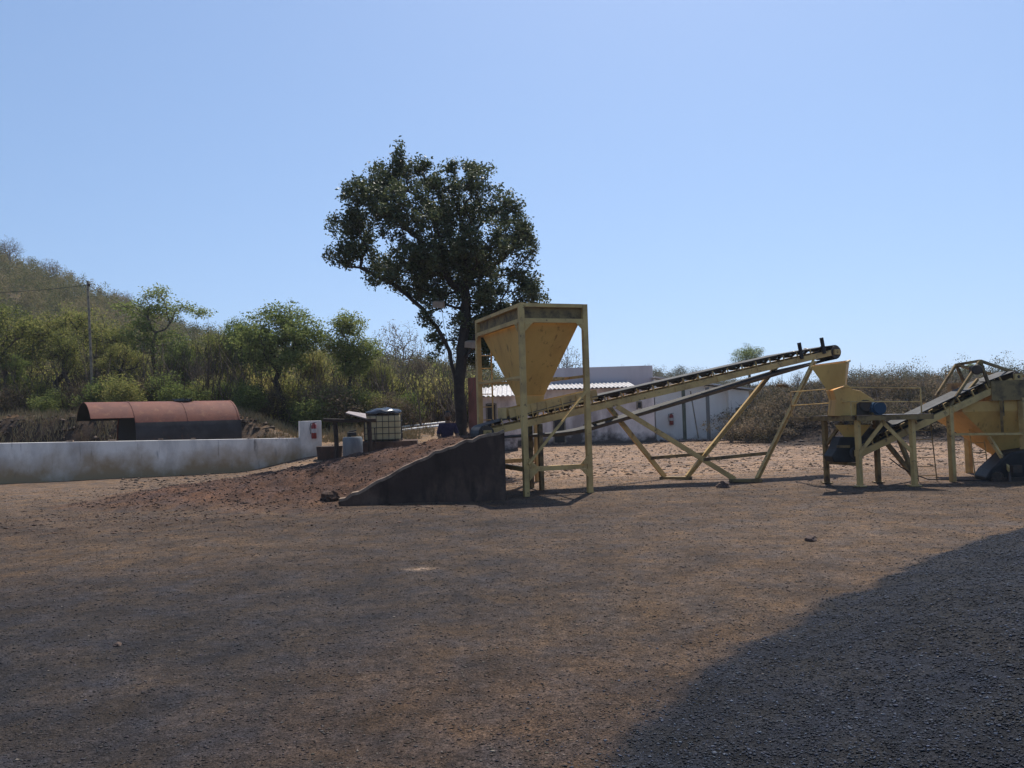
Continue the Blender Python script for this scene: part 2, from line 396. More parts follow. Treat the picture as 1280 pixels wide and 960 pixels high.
def groundmat(name, amt=1.0):
    m = bpy.data.materials.new(name); m.use_nodes = True
    n = m.node_tree.nodes; l = m.node_tree.links; b = n['Principled BSDF']
    b.inputs['Roughness'].default_value = .95; b.inputs['Specular IOR Level'].default_value = .15
    at = n.new('ShaderNodeAttribute'); at.attribute_name = 'soil'
    tc = n.new('ShaderNodeTexCoord'); prev = at.outputs['Color']
    for sc, det, lo, hi in ((1.7, 6, .68, 1.34), (11, 7, .62, 1.42), (75, 3, .35, 1.8), (190, 2, .3, 1.9)):
        nz = n.new('ShaderNodeTexNoise'); nz.inputs['Scale'].default_value = sc; nz.inputs['Detail'].default_value = det; nz.inputs['Roughness'].default_value = .6
        l.new(tc.outputs['Object'], nz.inputs['Vector'])
        mr = n.new('ShaderNodeMapRange'); mr.inputs['From Min'].default_value = .3; mr.inputs['From Max'].default_value = .7
        mr.inputs['To Min'].default_value = lo; mr.inputs['To Max'].default_value = hi; l.new(nz.outputs['Fac'], mr.inputs['Value'])
        vm = n.new('ShaderNodeVectorMath'); vm.operation = 'SCALE'; l.new(prev, vm.inputs[0]); l.new(mr.outputs[0], vm.inputs['Scale']); prev = vm.outputs[0]
    nh = n.new('ShaderNodeTexNoise'); nh.inputs['Scale'].default_value = 2.3; nh.inputs['Detail'].default_value = 8; nh.inputs['Roughness'].default_value = .7
    l.new(tc.outputs['Object'], nh.inputs['Vector'])
    ch = n.new('ShaderNodeValToRGB'); e = ch.color_ramp.elements; e[0].position = .36; e[0].color = (.80, .86, 1.0, 1); e[1].position = .64; e[1].color = (1.25, 1.05, .80, 1)
    l.new(nh.outputs['Fac'], ch.inputs[0]); mm = n.new('ShaderNodeVectorMath'); mm.operation = 'MULTIPLY'; l.new(prev, mm.inputs[0]); l.new(ch.outputs[0], mm.inputs[1])
    l.new(mm.outputs[0], b.inputs['Base Color'])
    vo = n.new('ShaderNodeTexVoronoi'); vo.inputs['Scale'].default_value = 42; l.new(tc.outputs['Object'], vo.inputs['Vector'])
    nb = n.new('ShaderNodeTexNoise'); nb.inputs['Scale'].default_value = 9; nb.inputs['Detail'].default_value = 10; nb.inputs['Roughness'].default_value = .75
    l.new(tc.outputs['Object'], nb.inputs['Vector'])
    ad = n.new('ShaderNodeMath'); ad.operation = 'MULTIPLY_ADD'; l.new(vo.outputs['Distance'], ad.inputs[0]); ad.inputs[1].default_value = -.35; l.new(nb.outputs['Fac'], ad.inputs[2])
    bp = n.new('ShaderNodeBump'); bp.inputs['Strength'].default_value = .75 * amt; bp.inputs['Distance'].default_value = .028
    l.new(ad.outputs[0], bp.inputs['Height']); l.new(bp.outputs[0], b.inputs['Normal'])
    return m
GM = groundmat('gravelly_soil')
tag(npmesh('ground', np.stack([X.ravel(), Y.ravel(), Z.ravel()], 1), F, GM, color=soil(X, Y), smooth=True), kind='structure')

# ------------------------------------------------------------------ machine axes
UX = Vector((.940, .342, 0)); UY = Vector((-.342, .940, 0))
HF = Vector((XD(655, 15.0), 15.0, 0))         # front corner post of the feed hopper
def hp(u, v, z): return HF + UX * u + UY * v + Vector((0, 0, z))

# ------------------------------------------------------------------ ramp of earth with its retaining wall
RW0 = G(428, 634); RW1 = G(633, 626)
WL = (RW1 - RW0).length; ru = (RW1 - RW0).normalized(); rv = Vector((-ru.y, ru.x, 0))
wall_top = [(-.02, .10), (.08, .22), (.22, .42), (.38, .66), (.55, .88), (.75, 1.08), (1, 1.25)]
wt_s = np.array([a for a, b in wall_top]); wt_z = np.array([b for a, b in wall_top])
def wtop(s): return np.interp(s, wt_s, wt_z)
rt = MB()
ns = 26
prev = None
for i in range(ns + 1):
    s = -.02 + 1.02 * i / ns; p = RW0 + ru * (s * WL)
    zt = float(wtop(s)) + (random.Random(i).random() - .5) * .05
    q = [p + Vector((0, 0, -.3)), p + rv * .22 + Vector((0, 0, -.3)), p + rv * .22 + Vector((0, 0, zt)), p + Vector((0, 0, zt))]
    n0 = len(rt.v); rt.v += [tuple(v) for v in q]
    if prev is not None:
        for a, b in ((0, 1), (1, 2), (2, 3), (3, 0)): rt.f.append((prev + a, n0 + a, n0 + b, prev + b))
    else: rt.f.append((n0, n0 + 1, n0 + 2, n0 + 3))
    prev = n0
rt.f.append((prev + 3, prev + 2, prev + 1, prev))
rwall = thing('retaining_wall', 'dark stained concrete wall with a curved sloping top holding back the earth ramp', 'retaining wall', RW0)
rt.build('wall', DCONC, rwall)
co = MB()
for i in range(ns):
    s0 = -.02 + 1.02 * i / ns; s1 = -.02 + 1.02 * (i + 1) / ns
    j0 = (random.Random(i).random() - .5) * .05 - .022; j1 = (random.Random(i + 1).random() - .5) * .05 - .022
    co.beam(RW0 + ru * (s0 * WL) + rv * .11 + Vector((0, 0, float(wtop(s0)) + .03 + j0)), RW0 + ru * (s1 * WL) + rv * .11 + Vector((0, 0, float(wtop(s1)) + .03 + j1)), .232, .05)
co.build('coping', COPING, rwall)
ew = MB(); e0 = RW1 + rv * .223; e1 = RW1 + rv * 3.3
ew.hexa([e0 - ru * .2 + Vector((0, 0, -.3)), e0 + Vector((0, 0, -.3)), e1 + Vector((0, 0, -.3)), e1 - ru * .2 + Vector((0, 0, -.3)),
         e0 - ru * .2 + Vector((0, 0, 1.22)), e0 + Vector((0, 0, 1.22)), e1 + Vector((0, 0, 1.15)), e1 - ru * .2 + Vector((0, 0, 1.15))])
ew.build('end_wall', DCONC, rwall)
# ramp surface: s along wall direction (negative = towards the left foot), t = depth behind the wall
sa = np.linspace(-7.4, WL - .02, 190); ta = np.linspace(-2.2, 8.4, 170)
SA, TA = np.meshgrid(sa, ta)
def ramph(s, t):
    f = s / WL
    A = np.interp(s, [-6.6, -5, -3.2, -1.8, 0, 1.0, 2.0, WL], [0, .10, .30, .50, .80, .95, 1.12, 1.18])
    e = np.where(f > -.02, wtop(np.clip(f, -.02, 1)), .12 * np.exp(-((s + .06) / 2.5) ** 2))
    A = np.maximum(A, e * .98)
    k = sst(.1, 2.4, t)
    nearside = np.where(f > -.02, sst(.05, .12, t), sst(-1.5 + .6 * np.clip(-s / 6, 0, 1), .2, t + (fbm(s, t, 1.1, 131) - .5) * 1.3))
    back = 1 - sst(3.3, 7.4, t + (fbm(s, t, 1.6, 133) - .5) * 1.2)
    h = (e * nearside * (1 - k) + A * k) * back
    n = (fbm(s, t, .9, 141) - .5) * .20 + (fbm(s, t, .25, 151, 3) - .5) * .10
    m = np.clip(h / .2, 0, 1)
    return np.where((f > 0) & (t < .05), -.2, h + n * m * np.where(f > 0, sst(.0, .6, t), 1) - .03 * (1 - m))
RX = RW0.x + ru.x * SA + rv.x * TA; RY = RW0.y + ru.y * SA + rv.y * TA
hz = ramph(SA, TA)
edge = np.minimum(np.minimum(sst(-7.4, -6.2, SA), sst(-2.2, -1.5, TA)), 1 - sst(7.4, 8.4, TA))
# never in front of the wall while beside it
front = (SA > 0) & (TA < .1)
RZ = H(RX, RY) * (1 - np.clip(hz / .4, 0, 1)) + np.where(hz > .01, hz, hz) - .02 - .15 * (1 - edge) - np.where(front, .35, 0)
ri = np.arange(RX.size).reshape(RX.shape)
RF = np.stack([ri[:-1, :-1].ravel(), ri[:-1, 1:].ravel(), ri[1:, 1:].ravel(), ri[1:, :-1].ravel()], 1)
sc = soil(RX, RY); rm = np.clip((hz.ravel() + .03) / .22, 0, 1)[:, None] ** .8; nn = fbm(RX, RY, .5, 161).ravel()[:, None]
sc = sc * (1 - rm) + (RED_E * (.7 + .7 * nn)) * rm
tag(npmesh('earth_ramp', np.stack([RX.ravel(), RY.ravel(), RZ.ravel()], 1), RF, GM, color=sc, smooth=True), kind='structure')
def ramp_z(x, y):
    dx = np.asarray(x) - RW0.x; dy = np.asarray(y) - RW0.y
    s = dx * ru.x + dy * ru.y; t = dx * rv.x + dy * rv.y
    h = ramph(s, t)
    ins = (s > -7) & (s < WL - .1) & (t > -2) & (t < 8)
    return np.where(ins & (h > .02) & ~((s > 0) & (t < .3)), H(x, y) * (1 - np.clip(h / .4, 0, 1)) + h - .02, -9)
def surf(x, y): return np.maximum(H(x, y), ramp_z(x, y))

# ------------------------------------------------------------------ loose stones
OCT = np.array([[1, 0, 0], [0, 1, 0], [-1, 0, 0], [0, -1, 0], [0, 0, 1], [0, 0, -1]], float)
OF = np.array([[0, 1, 4], [1, 2, 4], [2, 3, 4], [3, 0, 4], [1, 0, 5], [2, 1, 5], [3, 2, 5], [0, 3, 5]])
def stones(name, pts, sizes, cols, seed, label=None):
    rg = np.random.default_rng(seed); N = len(pts)
    v = OCT[None] * (1 + (rg.random((N, 6, 3)) - .5) * .9) + (rg.random((N, 6, 3)) - .5) * .45
    v *= sizes[:, None, None] * np.array([1, 1, .5]) * (1 + (rg.random((N, 1, 3)) - .5) * .7)
    a = rg.random(N) * 6.28; ca, sa_ = np.cos(a)[:, None], np.sin(a)[:, None]
    x = v[..., 0] * ca - v[..., 1] * sa_; y = v[..., 0] * sa_ + v[..., 1] * ca
    v = np.stack([x, y, v[..., 2]], -1) + pts[:, None, :]
    f = (OF[None] + (np.arange(N) * 6)[:, None, None]).reshape(-1, 3)
    col = np.repeat(cols, 6, 0)
    o = npmesh(name, v.reshape(-1, 3), f, STONE, color=col)
    return tag(o, label, None, None, 'stuff')
STONE = bpy.data.materials.new('stones'); STONE.use_nodes = True
_a = STONE.node_tree.nodes.new('ShaderNodeAttribute'); _a.attribute_name = 'soil'
STONE.node_tree.links.new(_a.outputs['Color'], STONE.node_tree.nodes['Principled BSDF'].inputs['Base Color'])
STONE.node_tree.nodes['Principled BSDF'].inputs['Roughness'].default_value = .85
STONE.node_tree.nodes['Principled BSDF'].inputs['Specular IOR Level'].default_value = .3
rg = np.random.default_rng(5)
N = 90000
dd = 2.6 * (20 / 2.6) ** (rg.random(N) ** 1.0); rr = (rg.random(N) * 1.5 - .75)
px_, py_ = rr * dd, dd
sz = (.0035 + .0075 * rg.random(N) ** 3) * (.6 + dd / 12)
cl = soil(px_, py_) * (.8 + 2.2 * rg.random((N, 1)) ** 2.2) * (1 + (rg.random((N, 3)) - .5) * np.array([.3, .1, .3]))
wh = rg.random(N) < .012; cl[wh] = cl[wh] * .5 + np.array([.17, .14, .11])
kp = ramp_z(px_, py_) < -5
d_ = np.stack([px_, py_, H(px_, py_) + sz * .15], 1)
N = 85000
dd = 2.4 * (11 / 2.4) ** (rg.random(N)); rr = -.05 + .78 * rg.random(N); gx_, gy_ = rr * dd, dd
kq = dline(gx_, gy_) > .02 + np.where(rg.random(N) < .25, rg.normal(size=N) * .45, rg.normal(size=N) * .05)
gx_, gy_ = gx_[kq], gy_[kq]; gs = (.0028 + .0075 * rg.random(len(gx_)) ** 3) * (.7 + gy_ / 12)
gc = GREYG[None] * (.5 + 3.6 * rg.random((len(gx_), 1)) ** 2.6) * (1 + (rg.random((len(gx_), 3)) - .5) * .12)
stones('aggregate', np.stack([gx_, gy_, H(gx_, gy_) + gs * .25], 1), gs, gc, 16, 'dark grey crushed stone forming the heap at the near right')
stones('gravel', d_[kp], sz[kp], cl[kp], 6, 'loose fine gravel scattered over the dark yard')
N = 40000
s_ = rg.random(N) * (WL + 7.4) - 7.5; t_ = rg.random(N) * 11 - 4.0
xx = RW0.x + ru.x * s_ + rv.x * t_; yy = RW0.y + ru.y * s_ + rv.y * t_
zz = surf(xx, yy); hh_ = ramph(s_, t_); k = (hh_ > .05) | (rg.random(N) < .28 * np.exp(-np.maximum(0, -t_ - 1) / .8) * np.exp(-np.maximum(0, -s_ - 5) / .8)); k &= ~((s_ > -.1) & (t_ < .25) & (t_ > -.1)); k &= (t_ > 0) | (s_ < WL * .75)
sz = .006 + .026 * rg.random(N) ** 5
cl = RED_E[None] * (.5 + 2.3 * rg.random((N, 1)) ** 2)
stones('rubble', np.stack([xx, yy, zz + sz * .25], 1)[k], sz[k], cl[k], 8, 'reddish brown rubble lying over the earth ramp')
N = 16000   # pebbles on the far pale yard
dd = 19 + 24 * rg.random(N); rr = rg.random(N) * 1.15 - .5; xx = rr * dd
sz = .015 + .045 * rg.random(N) ** 4; cl = soil(xx, dd) * (.55 + .8 * rg.random((N, 1)))
stones('pebbles', np.stack([xx, dd, surf(xx, dd) + sz * .2], 1), sz, cl, 9, 'stones and clods strewn over the pale far yard')
def rock(px, py, r, label, cat='rock', seed=1, flat=.65, m=None):
    import bmesh
    p = G(px, py); z = float(surf(p.x, p.y)); bm = bmesh.new(); bmesh.ops.create_icosphere(bm, subdivisions=3, radius=r)
    q = random.Random(seed); off = [Vector((q.uniform(-1, 1), q.uniform(-1, 1), q.uniform(-1, 1))).normalized() for _ in range(9)]
    from mathutils import noise
    for v in bm.verts:
        for o_ in off:
            d = v.co.dot(o_) - r * .68
            if d > 0: v.co -= o_ * d * .85
        v.co += v.co.normalized() * noise.noise(v.co / r * 2.5 + Vector((seed, 0, 0))) * r * .2; v.co.z *= flat
    me = bpy.data.meshes.new('rock'); bm.to_mesh(me); bm.free(); o = bpy.data.objects.new('rock', me); C.objects.link(o)
    o.location = (p.x, p.y, z + r * flat * .4); me.materials.append(m or ROCK); tag(o, label, cat)
    return o
rock(1013, 676, .075, 'small dark rock lying alone on the tan gravel before the crusher', seed=2)
rock(147, 808, .03, 'small dark stone alone on the gravel at the near left', seed=3)
rock(413, 633, .19, 'earthy brown boulder at the foot of the retaining wall', seed=4, m=mat('earth_clod', (.11, .065, .045), .95, 0, (.06, .04, .03), 9, .7, 30))
rock(905, 608, .16, 'black lump of stone under the near support foot of the long conveyor', seed=6)

# ------------------------------------------------------------------ conveyors
def conveyor(t, tail, head, width, n_idler, sag, beam_h=.13, label_parts=None, pr=.17, stop_beam=1.0):
    tail = Vector(tail); head = Vector(head); a = (head - tail).normalized(); L = (head - tail).length
    s = Vector((a.y, -a.x, 0)).normalized()      # towards the camera side
    n = s.cross(a).normalized()
    if n.z < 0: n = -n
    def q(l, o, h): return tail + a * l + s * o + n * h
    for sd_ in (1, -1):
        m = MB(); m.channel(q(.02, sd_ * width / 2, 0), q(L * stop_beam - .02, sd_ * width / 2, 0), .05, beam_h, .01, -sd_, n)
        for k in range(1, int(L / 1.1)):
            m.beam(q(k * 1.1, sd_ * (width / 2 + .012), -beam_h / 2 + .01), q(k * 1.1, sd_ * (width / 2 + .012), beam_h / 2 - .01), .012, .03, a)
        m.build('stringer', YEL, t)
    cm = MB()
    for k in range(int(L / 1.2) + 1):
        l = .3 + k * 1.2
        if l < L * stop_beam: cm.beam(q(l, -width / 2 + .07, -.02), q(l, width / 2 - .07, -.02), .06, .06)
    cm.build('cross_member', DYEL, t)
    # belt
    bm_ = MB(); bw = width * .92; th = .012
    def prof(trough):
        w1 = bw * .22; ang = R(24) * abs(trough)
        return [(-bw / 2 * 1, math.sin(ang) * bw * .3), (-w1, 0), (w1, 0), (bw / 2, math.sin(ang) * bw * .3)]
    path = []
    hh = beam_h / 2 + .10
    for i in range(25):
        f = i / 24; path.append((pr * .3 + f * (L - pr * .3), hh, min(1, 5 * f, 6 * (1 - f))))
    c0 = hh - pr
    for i in range(1, 9):
        an = math.pi / 2 - math.pi * i / 9; path.append((L + pr * math.cos(an), c0 + pr * math.sin(an), 0))
    for i in range(25):
        f = 1 - i / 24; g_ = f / .24 if f < .24 else ((1 - f) / .76); g_ = g_ * g_ * (3 - 2 * g_) if f < .24 else g_
        path.append((f * L, c0 - pr - sag * g_, -.001 - min(1, 5 * f, 6 * (1 - f)) * 1.2))
    for i in range(1, 9):
        an = -math.pi / 2 - math.pi * i / 9; path.append((pr * math.cos(an), c0 + pr * math.sin(an), 0))
    rows = []
    npth = len(path)
    for i, (l, h, tr) in enumerate(path):
        l0, h0, _ = path[i - 1]; l1, h1, _ = path[(i + 1) % npth]; dl, dh = l1 - l0, h1 - h0; m_ = math.hypot(dl, dh) or 1
        nl, nh = -dh / m_, dl / m_          # outward
        row = []
        for (o, ex) in prof(tr): row.append(q(l, o, h + ex * (1 if nh > 0 else -1) * (-1 if tr < 0 else 1)))
        for (o, ex) in reversed(prof(tr)): row.append(q(l - nl * th, o, h + ex * (1 if nh > 0 else -1) * (-1 if tr < 0 else 1) - nh * th))
        n0 = len(bm_.v); bm_.v += [tuple(v) for v in row]; rows.append(n0)
    for i in range(npth):
        a0, b0 = rows[i], rows[(i + 1) % npth]
        for j in range(8): bm_.f.append((a0 + j, b0 + j, b0 + (j + 1) % 8, a0 + (j + 1) % 8))
    bm_.build('belt', BELT, t)
    for nm, l in (('head_pulley', L), ('tail_pulley', 0)):
        m = MB(); m.cyl(q(l, -bw / 2 - .03, c0), q(l, bw / 2 + .03, c0), pr - .02, 20); m.cyl(q(l, -width / 2 - .06, c0), q(l, width / 2 + .06, c0), .035, 10)
        p_ = m.build(nm, STEEL, t, smooth=True)
        b_ = MB()
        for sd_ in (1, -1): b_.box(q(l, sd_ * (width / 2 + .035), c0), (.16, .05, .12), math.atan2(a.y, a.x))
        b_.build('bearing', YEL, p_)
    for k in range(n_idler):
        l = .35 + (L - .7) * k / (n_idler - 1); m = MB(); e = math.sin(R(24)) * bw * .3
        z0 = hh - .045
        m.cyl(q(l, -bw * .21, z0), q(l, bw * .21, z0), .028, 8)
        for sd_ in (1, -1): m.cyl(q(l, sd_ * bw * .23, z0), q(l, sd_ * bw * .47, z0 + e * .9), .028, 8)
        o = m.build('idler', STEEL, t)
        b_ = MB()
        for sd_ in (1, -1):
            b_.beam(q(l, sd_ * (width / 2 + .02), beam_h / 2), q(l, sd_ * (width / 2 + .0), z0 + e * 1.15), .04, .012, a)
        b_.build('bracket', YEL, o)
    return q, L
TL = Vector((XD(602, 15.9), 15.9, 0)); TL.z = W(602, 541, 15.9).z
sH = 8.72
HD = TL + UX * sH; HD.z = W(1034, 441, HD.y).z
cv = thing('belt_conveyor', 'long ochre belt conveyor climbing right from the earth ramp, black return belt sagging below', 'conveyor', (TL.x, TL.y, 0))
qc, LC = conveyor(cv, TL, HD, .62, 22, .30, .13)
# guide rollers standing up at the head
for l in (LC - 1.02, LC - .36):
    g_ = MB(); g_.cyl(qc(l, .33, .02), qc(l, .33, .40), .045, 12); g_.build('guide_roller', RUB, cv, smooth=True)
# support V frames
mid = W(930, 603, 16.7)
def cl_pt(l, o, h=0): return qc(l, o, h)
near_f = G(937, 604); far_f = G(843, 599.5)
for (f, sd_, lA, lB, wA) in ((near_f, 1, None, None, 1), (far_f, -1, None, None, 1)):
    # top joints found along the stringer
    if sd_ == 1: u0, u1 = W(768, 507, 16.7), W(1001, 452, 18.8); fa, fb = G(919, 602), G(945, 602)
    else: u0, u1 = W(760, 528, 17.4), W(955, 468, 19.2); fa, fb = G(832, 599), G(858, 599)
    def onc(P, side):
        l = (P - TL).dot((HD - TL).normalized()); return qc(l, side * .30, -.07)
    A0 = onc(u0, sd_); A1 = onc(u1, sd_)
    for a_, b_ in ((fa, A0), (fb, A1)):
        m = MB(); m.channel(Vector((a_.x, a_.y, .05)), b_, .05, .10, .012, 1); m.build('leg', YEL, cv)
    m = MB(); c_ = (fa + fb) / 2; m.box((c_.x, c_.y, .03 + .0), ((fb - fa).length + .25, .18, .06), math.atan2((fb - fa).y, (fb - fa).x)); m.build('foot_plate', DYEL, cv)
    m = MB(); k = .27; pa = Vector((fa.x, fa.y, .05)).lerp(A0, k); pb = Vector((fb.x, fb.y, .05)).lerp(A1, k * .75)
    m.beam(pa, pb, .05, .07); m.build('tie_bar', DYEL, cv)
for o_ in ((2.3, -1),):
    pass
# cross braces between both V frames
m = MB(); m.beam(onc(W(768, 507, 16.7), 1) + Vector((0, 0, -.22)), onc(W(700, 528, 17.4), -1) + Vector((.35, .35, -.25)), .05, .05); m.build('cross_brace', DYEL, cv)
m = MB(); m.beam(onc(W(955, 468, 19.2), -1) + Vector((0, 0, -.45)), W(985, 483, 18.4), .05, .06); m.build('cross_brace', DYEL, cv)
# tail legs next to the ramp
for o_, l_ in ((.28, 1.15), (-.28, 1.15)):
    p = qc(l_, o_, -.07); m = MB(); m.beam((p.x, p.y, .0), p, .10, .08); m.build('leg', DYEL, cv)
# skirt boards below the hopper outlet
for sd_ in (1, -1):
    m = MB()
    a0, a1 = qc(.55, sd_ * .27, .20), qc(2.55, sd_ * .27, .20)
    nrm = (qc(0, 0, 1) - qc(0, 0, 0))
    m.beam(a0 + nrm * .07, a1 + nrm * .07, .012, .20, nrm)
    for k in range(6):
        p = qc(.7 + k * .34, sd_ * .285, .10); m.beam(p, p + nrm * .25, .03, .02, UX)
    m.build('skirt_board', YEL2 if sd_ < 0 else YEL, cv)
m = MB(); m.beam(qc(.50, -.26, .30), qc(.50, .26, .30), .012, .22, (0, 0, 1)); m.build('end_plate', YEL, cv)

# ------------------------------------------------------------------ feed hopper
ht = thing('feed_hopper', 'tall ochre steel feed hopper on four posts over the lower end of the long conveyor', 'hopper', HF)
BU, BV = 1.33, 2.75; ZT = W(650, 379, 15.0).z; Z2 = ZT - .33
def wob(i): return 0
for u, v in ((0, 0), (BU, 0), (BU, BV), (0, BV)):
    m = MB(); m.beam(hp(u, v, 0), hp(u, v, ZT), .105, .105, UX); m.build('post', YEL, ht, bevel=.006)
def ring(z, w_, h_, off, name, mt, segs=((0, 0, 1, 0), (1, 0, 1, 1), (1, 1, 0, 1), (0, 1, 0, 0))):
    for a0, b0, a1, b1 in segs:
        m = MB(); p = hp(a0 * BU, b0 * BV, z); q_ = hp(a1 * BU, b1 * BV, z); d = (q_ - p).normalized()
        m.beam(p + d * .055, q_ - d * .055, w_, h_); m.build(name, mt, ht)
ring(ZT - .035, .10, .07, 0, 'top_rail', YEL)
ring(Z2, .09, .08, 0, 'rim_rail', YEL)
m = MB()
for a0, b0, a1, b1 in ((0, 0, 1, 0), (1, 0, 1, 1), (1, 1, 0, 1), (0, 1, 0, 0)):
    p = hp(.04 + a0 * (BU - .08), .04 + b0 * (BV - .08), 0); q_ = hp(.04 + a1 * (BU - .08), .04 + b1 * (BV - .08), 0)
    m.beam(p + Vector((0, 0, (Z2 + ZT) / 2 - .02)), q_ + Vector((0, 0, (Z2 + ZT) / 2 - .02)), .01, ZT - Z2 - .10)
m.build('recess_shade_plate', DYEL, ht)  # dark plates added between the rails, shade of the recess put into colour
# inverted pyramid with thickness
def frustum_shell(mb, top, bot, th=.012):
    n = len(top); c = sum(top, Vector()) / n
    ti = [p + (c - p).normalized() * th for p in top]; cb = sum(bot, Vector()) / n; bi = [p + (cb - p).normalized() * th for p in bot]
    for i in range(n):
        j = (i + 1) % n; mb.add([bot[i], bot[j], top[j], top[i], bi[i], bi[j], ti[j], ti[i]], [(0, 1, 2, 3), (7, 6, 5, 4), (3, 2, 6, 7), (1, 0, 4, 5)])
m = MB(); OU0, OU1, OV0, OV1 = .42, .86, 1.05, 1.62; ZO = 1.95
frustum_shell(m, [hp(.07, .07, Z2), hp(BU - .07, .07, Z2), hp(BU - .07, BV - .07, Z2), hp(.07, BV - .07, Z2)],
              [hp(OU0, OV0, ZO), hp(OU1, OV0, ZO), hp(OU1, OV1, ZO), hp(OU0, OV1, ZO)])
bn = m.build('bin', YEL2, ht)
m = MB(); frustum_shell(m, [hp(OU0, OV0, ZO - .003), hp(OU1, OV0, ZO - .003), hp(OU1, OV1, ZO - .003), hp(OU0, OV1, ZO - .003)],
                        [hp(OU0 + .05, OV0 + .02, ZO - .33), hp(OU1 - .05, OV0 + .02, ZO - .33), hp(OU1 - .05, OV1 - .02, ZO - .33), hp(OU0 + .05, OV1 - .02, ZO - .33)])
m.build('chute', YEL2, bn)
ring(2.28, .05, .05, 0, 'mid_rail', YEL, ((0, 0, 0, 1), (1, 0, 1, 1), (1, 1, 0, 1)))
m = MB(); m.beam(hp(.05, OV0 - .1, 2.28), hp(BU - .05, OV0 - .1, 2.28), .06, .06); m.build('mid_rail', YEL, ht)
ring(.52, .07, .09, 0, 'lower_rail', YEL, ((0, 0, 1, 0), (1, 1, 0, 1), (0, 0, 0, 1)))
m = MB(); m.beam(hp(.03, -.057, .62), hp(BU - .04, -.057, 1.98), .05, .012, UY); m.beam(hp(.03, -.08, .62) , hp(BU - .04, -.08, 1.98), .03, .05, UY); m.build('diagonal_brace', YEL, ht)
def gusset(p, a, b, n_, k=.17):
    m = MB(); p = Vector(p) + n_ * .058; q = [p, p + a * k, p + b * k]
    m.add(q + [v + n_ * .012 for v in q], [(2, 1, 0), (3, 4, 5), (0, 1, 4, 3), (1, 2, 5, 4), (2, 0, 3, 5)])
    for c_ in (p + a * k * .25 + b * k * .25, p + a * k * .55 + b * k * .15, p + a * k * .15 + b * k * .55): m.cyl(c_ + n_ * .01, c_ + n_ * .026, .013, 6)
    m.build('gusset', YEL, ht)
UZ = Vector((0, 0, 1))
for z_, sg in ((Z2 - .04, -1), (.475, -1), (.565, 1)):
    gusset(hp(.05, 0, z_), UX, UZ * sg, -UY); gusset(hp(BU - .05, 0, z_), -UX, UZ * sg, -UY)
for z_, sg in ((Z2 - .04, -1),):
    gusset(hp(0, .05, z_), UY, UZ * sg, -UX); gusset(hp(0, BV - .05, z_), -UY, UZ * sg, -UX)
m = MB()
for q_ in (0, .36):
    m.beam(hp(-.02 + q_, BV + .12, .1), hp(-.02 + q_, BV + .12, ZT - .6), .03, .03, UX)
for k in range(10): m.cyl(hp(0, BV + .12, .3 + k * .29), hp(.34, BV + .12, .3 + k * .29), .012, 6)
m.build('ladder', YEL, ht)

# ------------------------------------------------------------------ crusher on its stand
LG = [Vector((XD(1030, 15.9), 15.9, 0)), Vector((XD(1071, 15.1), 15.1, 0)), Vector((XD(1094, 15.75), 15.75, 0)), Vector((XD(1139, 14.9), 14.9, 0))]
ZP = 1.27
ct = thing('crusher', 'ochre crusher with a slanted feed mouth and blue motor on a railed steel stand', 'crusher', (LG[0] + LG[3]) / 2)
for i, p in enumerate(LG):
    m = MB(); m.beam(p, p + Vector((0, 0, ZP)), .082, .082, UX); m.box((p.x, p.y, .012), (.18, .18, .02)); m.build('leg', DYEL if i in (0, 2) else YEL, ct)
ax = (LG[3] - LG[1]).normalized(); ay = (LG[0] - LG[1]).normalized()
m = MB()
e = .12
cor = [LG[1] - ax * e - ay * e, LG[3] + ax * (e + .18) - ay * e, LG[2] + ax * (e + .18) + ay * (e + .1), LG[0] - ax * e + ay * (e + .1)]
for i in range(4):
    a_, b_ = cor[i], cor[(i + 1) % 4]; d = (b_ - a_).normalized() * .03
    m.beam(a_ + d + Vector((0, 0, ZP + .03)), b_ - d + Vector((0, 0, ZP + .03)), .06, .09)
m.build('platform_frame', DYEL, ct)
m = MB(); m.hexa([c_ + Vector((0, 0, ZP + .078)) for c_ in cor] + [c_ + Vector((0, 0, ZP + .086)) for c_ in cor]); m.build('platform_deck', STEEL, ct)
def tie(a_, b_, name='tie_bar', w_=.05, mt=DYEL):
    m = MB(); m.beam(a_, b_, w_, w_ * 1.2); return m.build(name, mt, ct)
def up(p, z): return Vector((p.x, p.y, z))
tie(up(LG[0], .42), up(LG[1], .42)); tie(up(LG[0], .75), up(LG[0].lerp(LG[1], .55), 1.22), 'brace'); tie(up(LG[3], .62), up(LG[1].lerp(LG[3], .45), 1.24), 'brace', .055, YEL)
tie(up(LG[1], .62), up(LG[1].lerp(LG[3], .50), 1.24), 'brace', .055, YEL)
# side gangway and railing: left (far) and right runs
gl0, gl1 = W(990, 527, 17.2), W(1062, 526, 16.1); gl0.z = gl1.z = ZP + .03
m = MB(); m.beam(gl0, up(cor[3], ZP + .03) , .05, .06)
m.build('gangway_edge', DYEL, ct)
rt_z = 2.02; rm_z = 1.62
rail = MB()
A_ = up(gl0, 0); B_ = up(cor[0], 0); B_ = Vector((XD(1064, 15.1), 15.1, 0)); Cc = Vector((XD(1152, 14.95), 14.95, 0))
zt0 = W(990, 490, A_.y).z; zt1 = W(1064, 484, B_.y).z; zt2 = W(1152, 485, Cc.y).z
zm0 = W(990, 507, A_.y).z; zm1 = W(1064, 502, B_.y).z; zm2 = W(1152, 502, Cc.y).z
for (a_, b_) in (((A_, zt0), (B_, zt1)), ((B_, zt1), (Cc, zt2)), ((A_, zm0), (B_, zm1)), ((B_, zm1), (Cc, zm2))):
    rail.cyl(up(*a_), up(*b_), .013, 6)
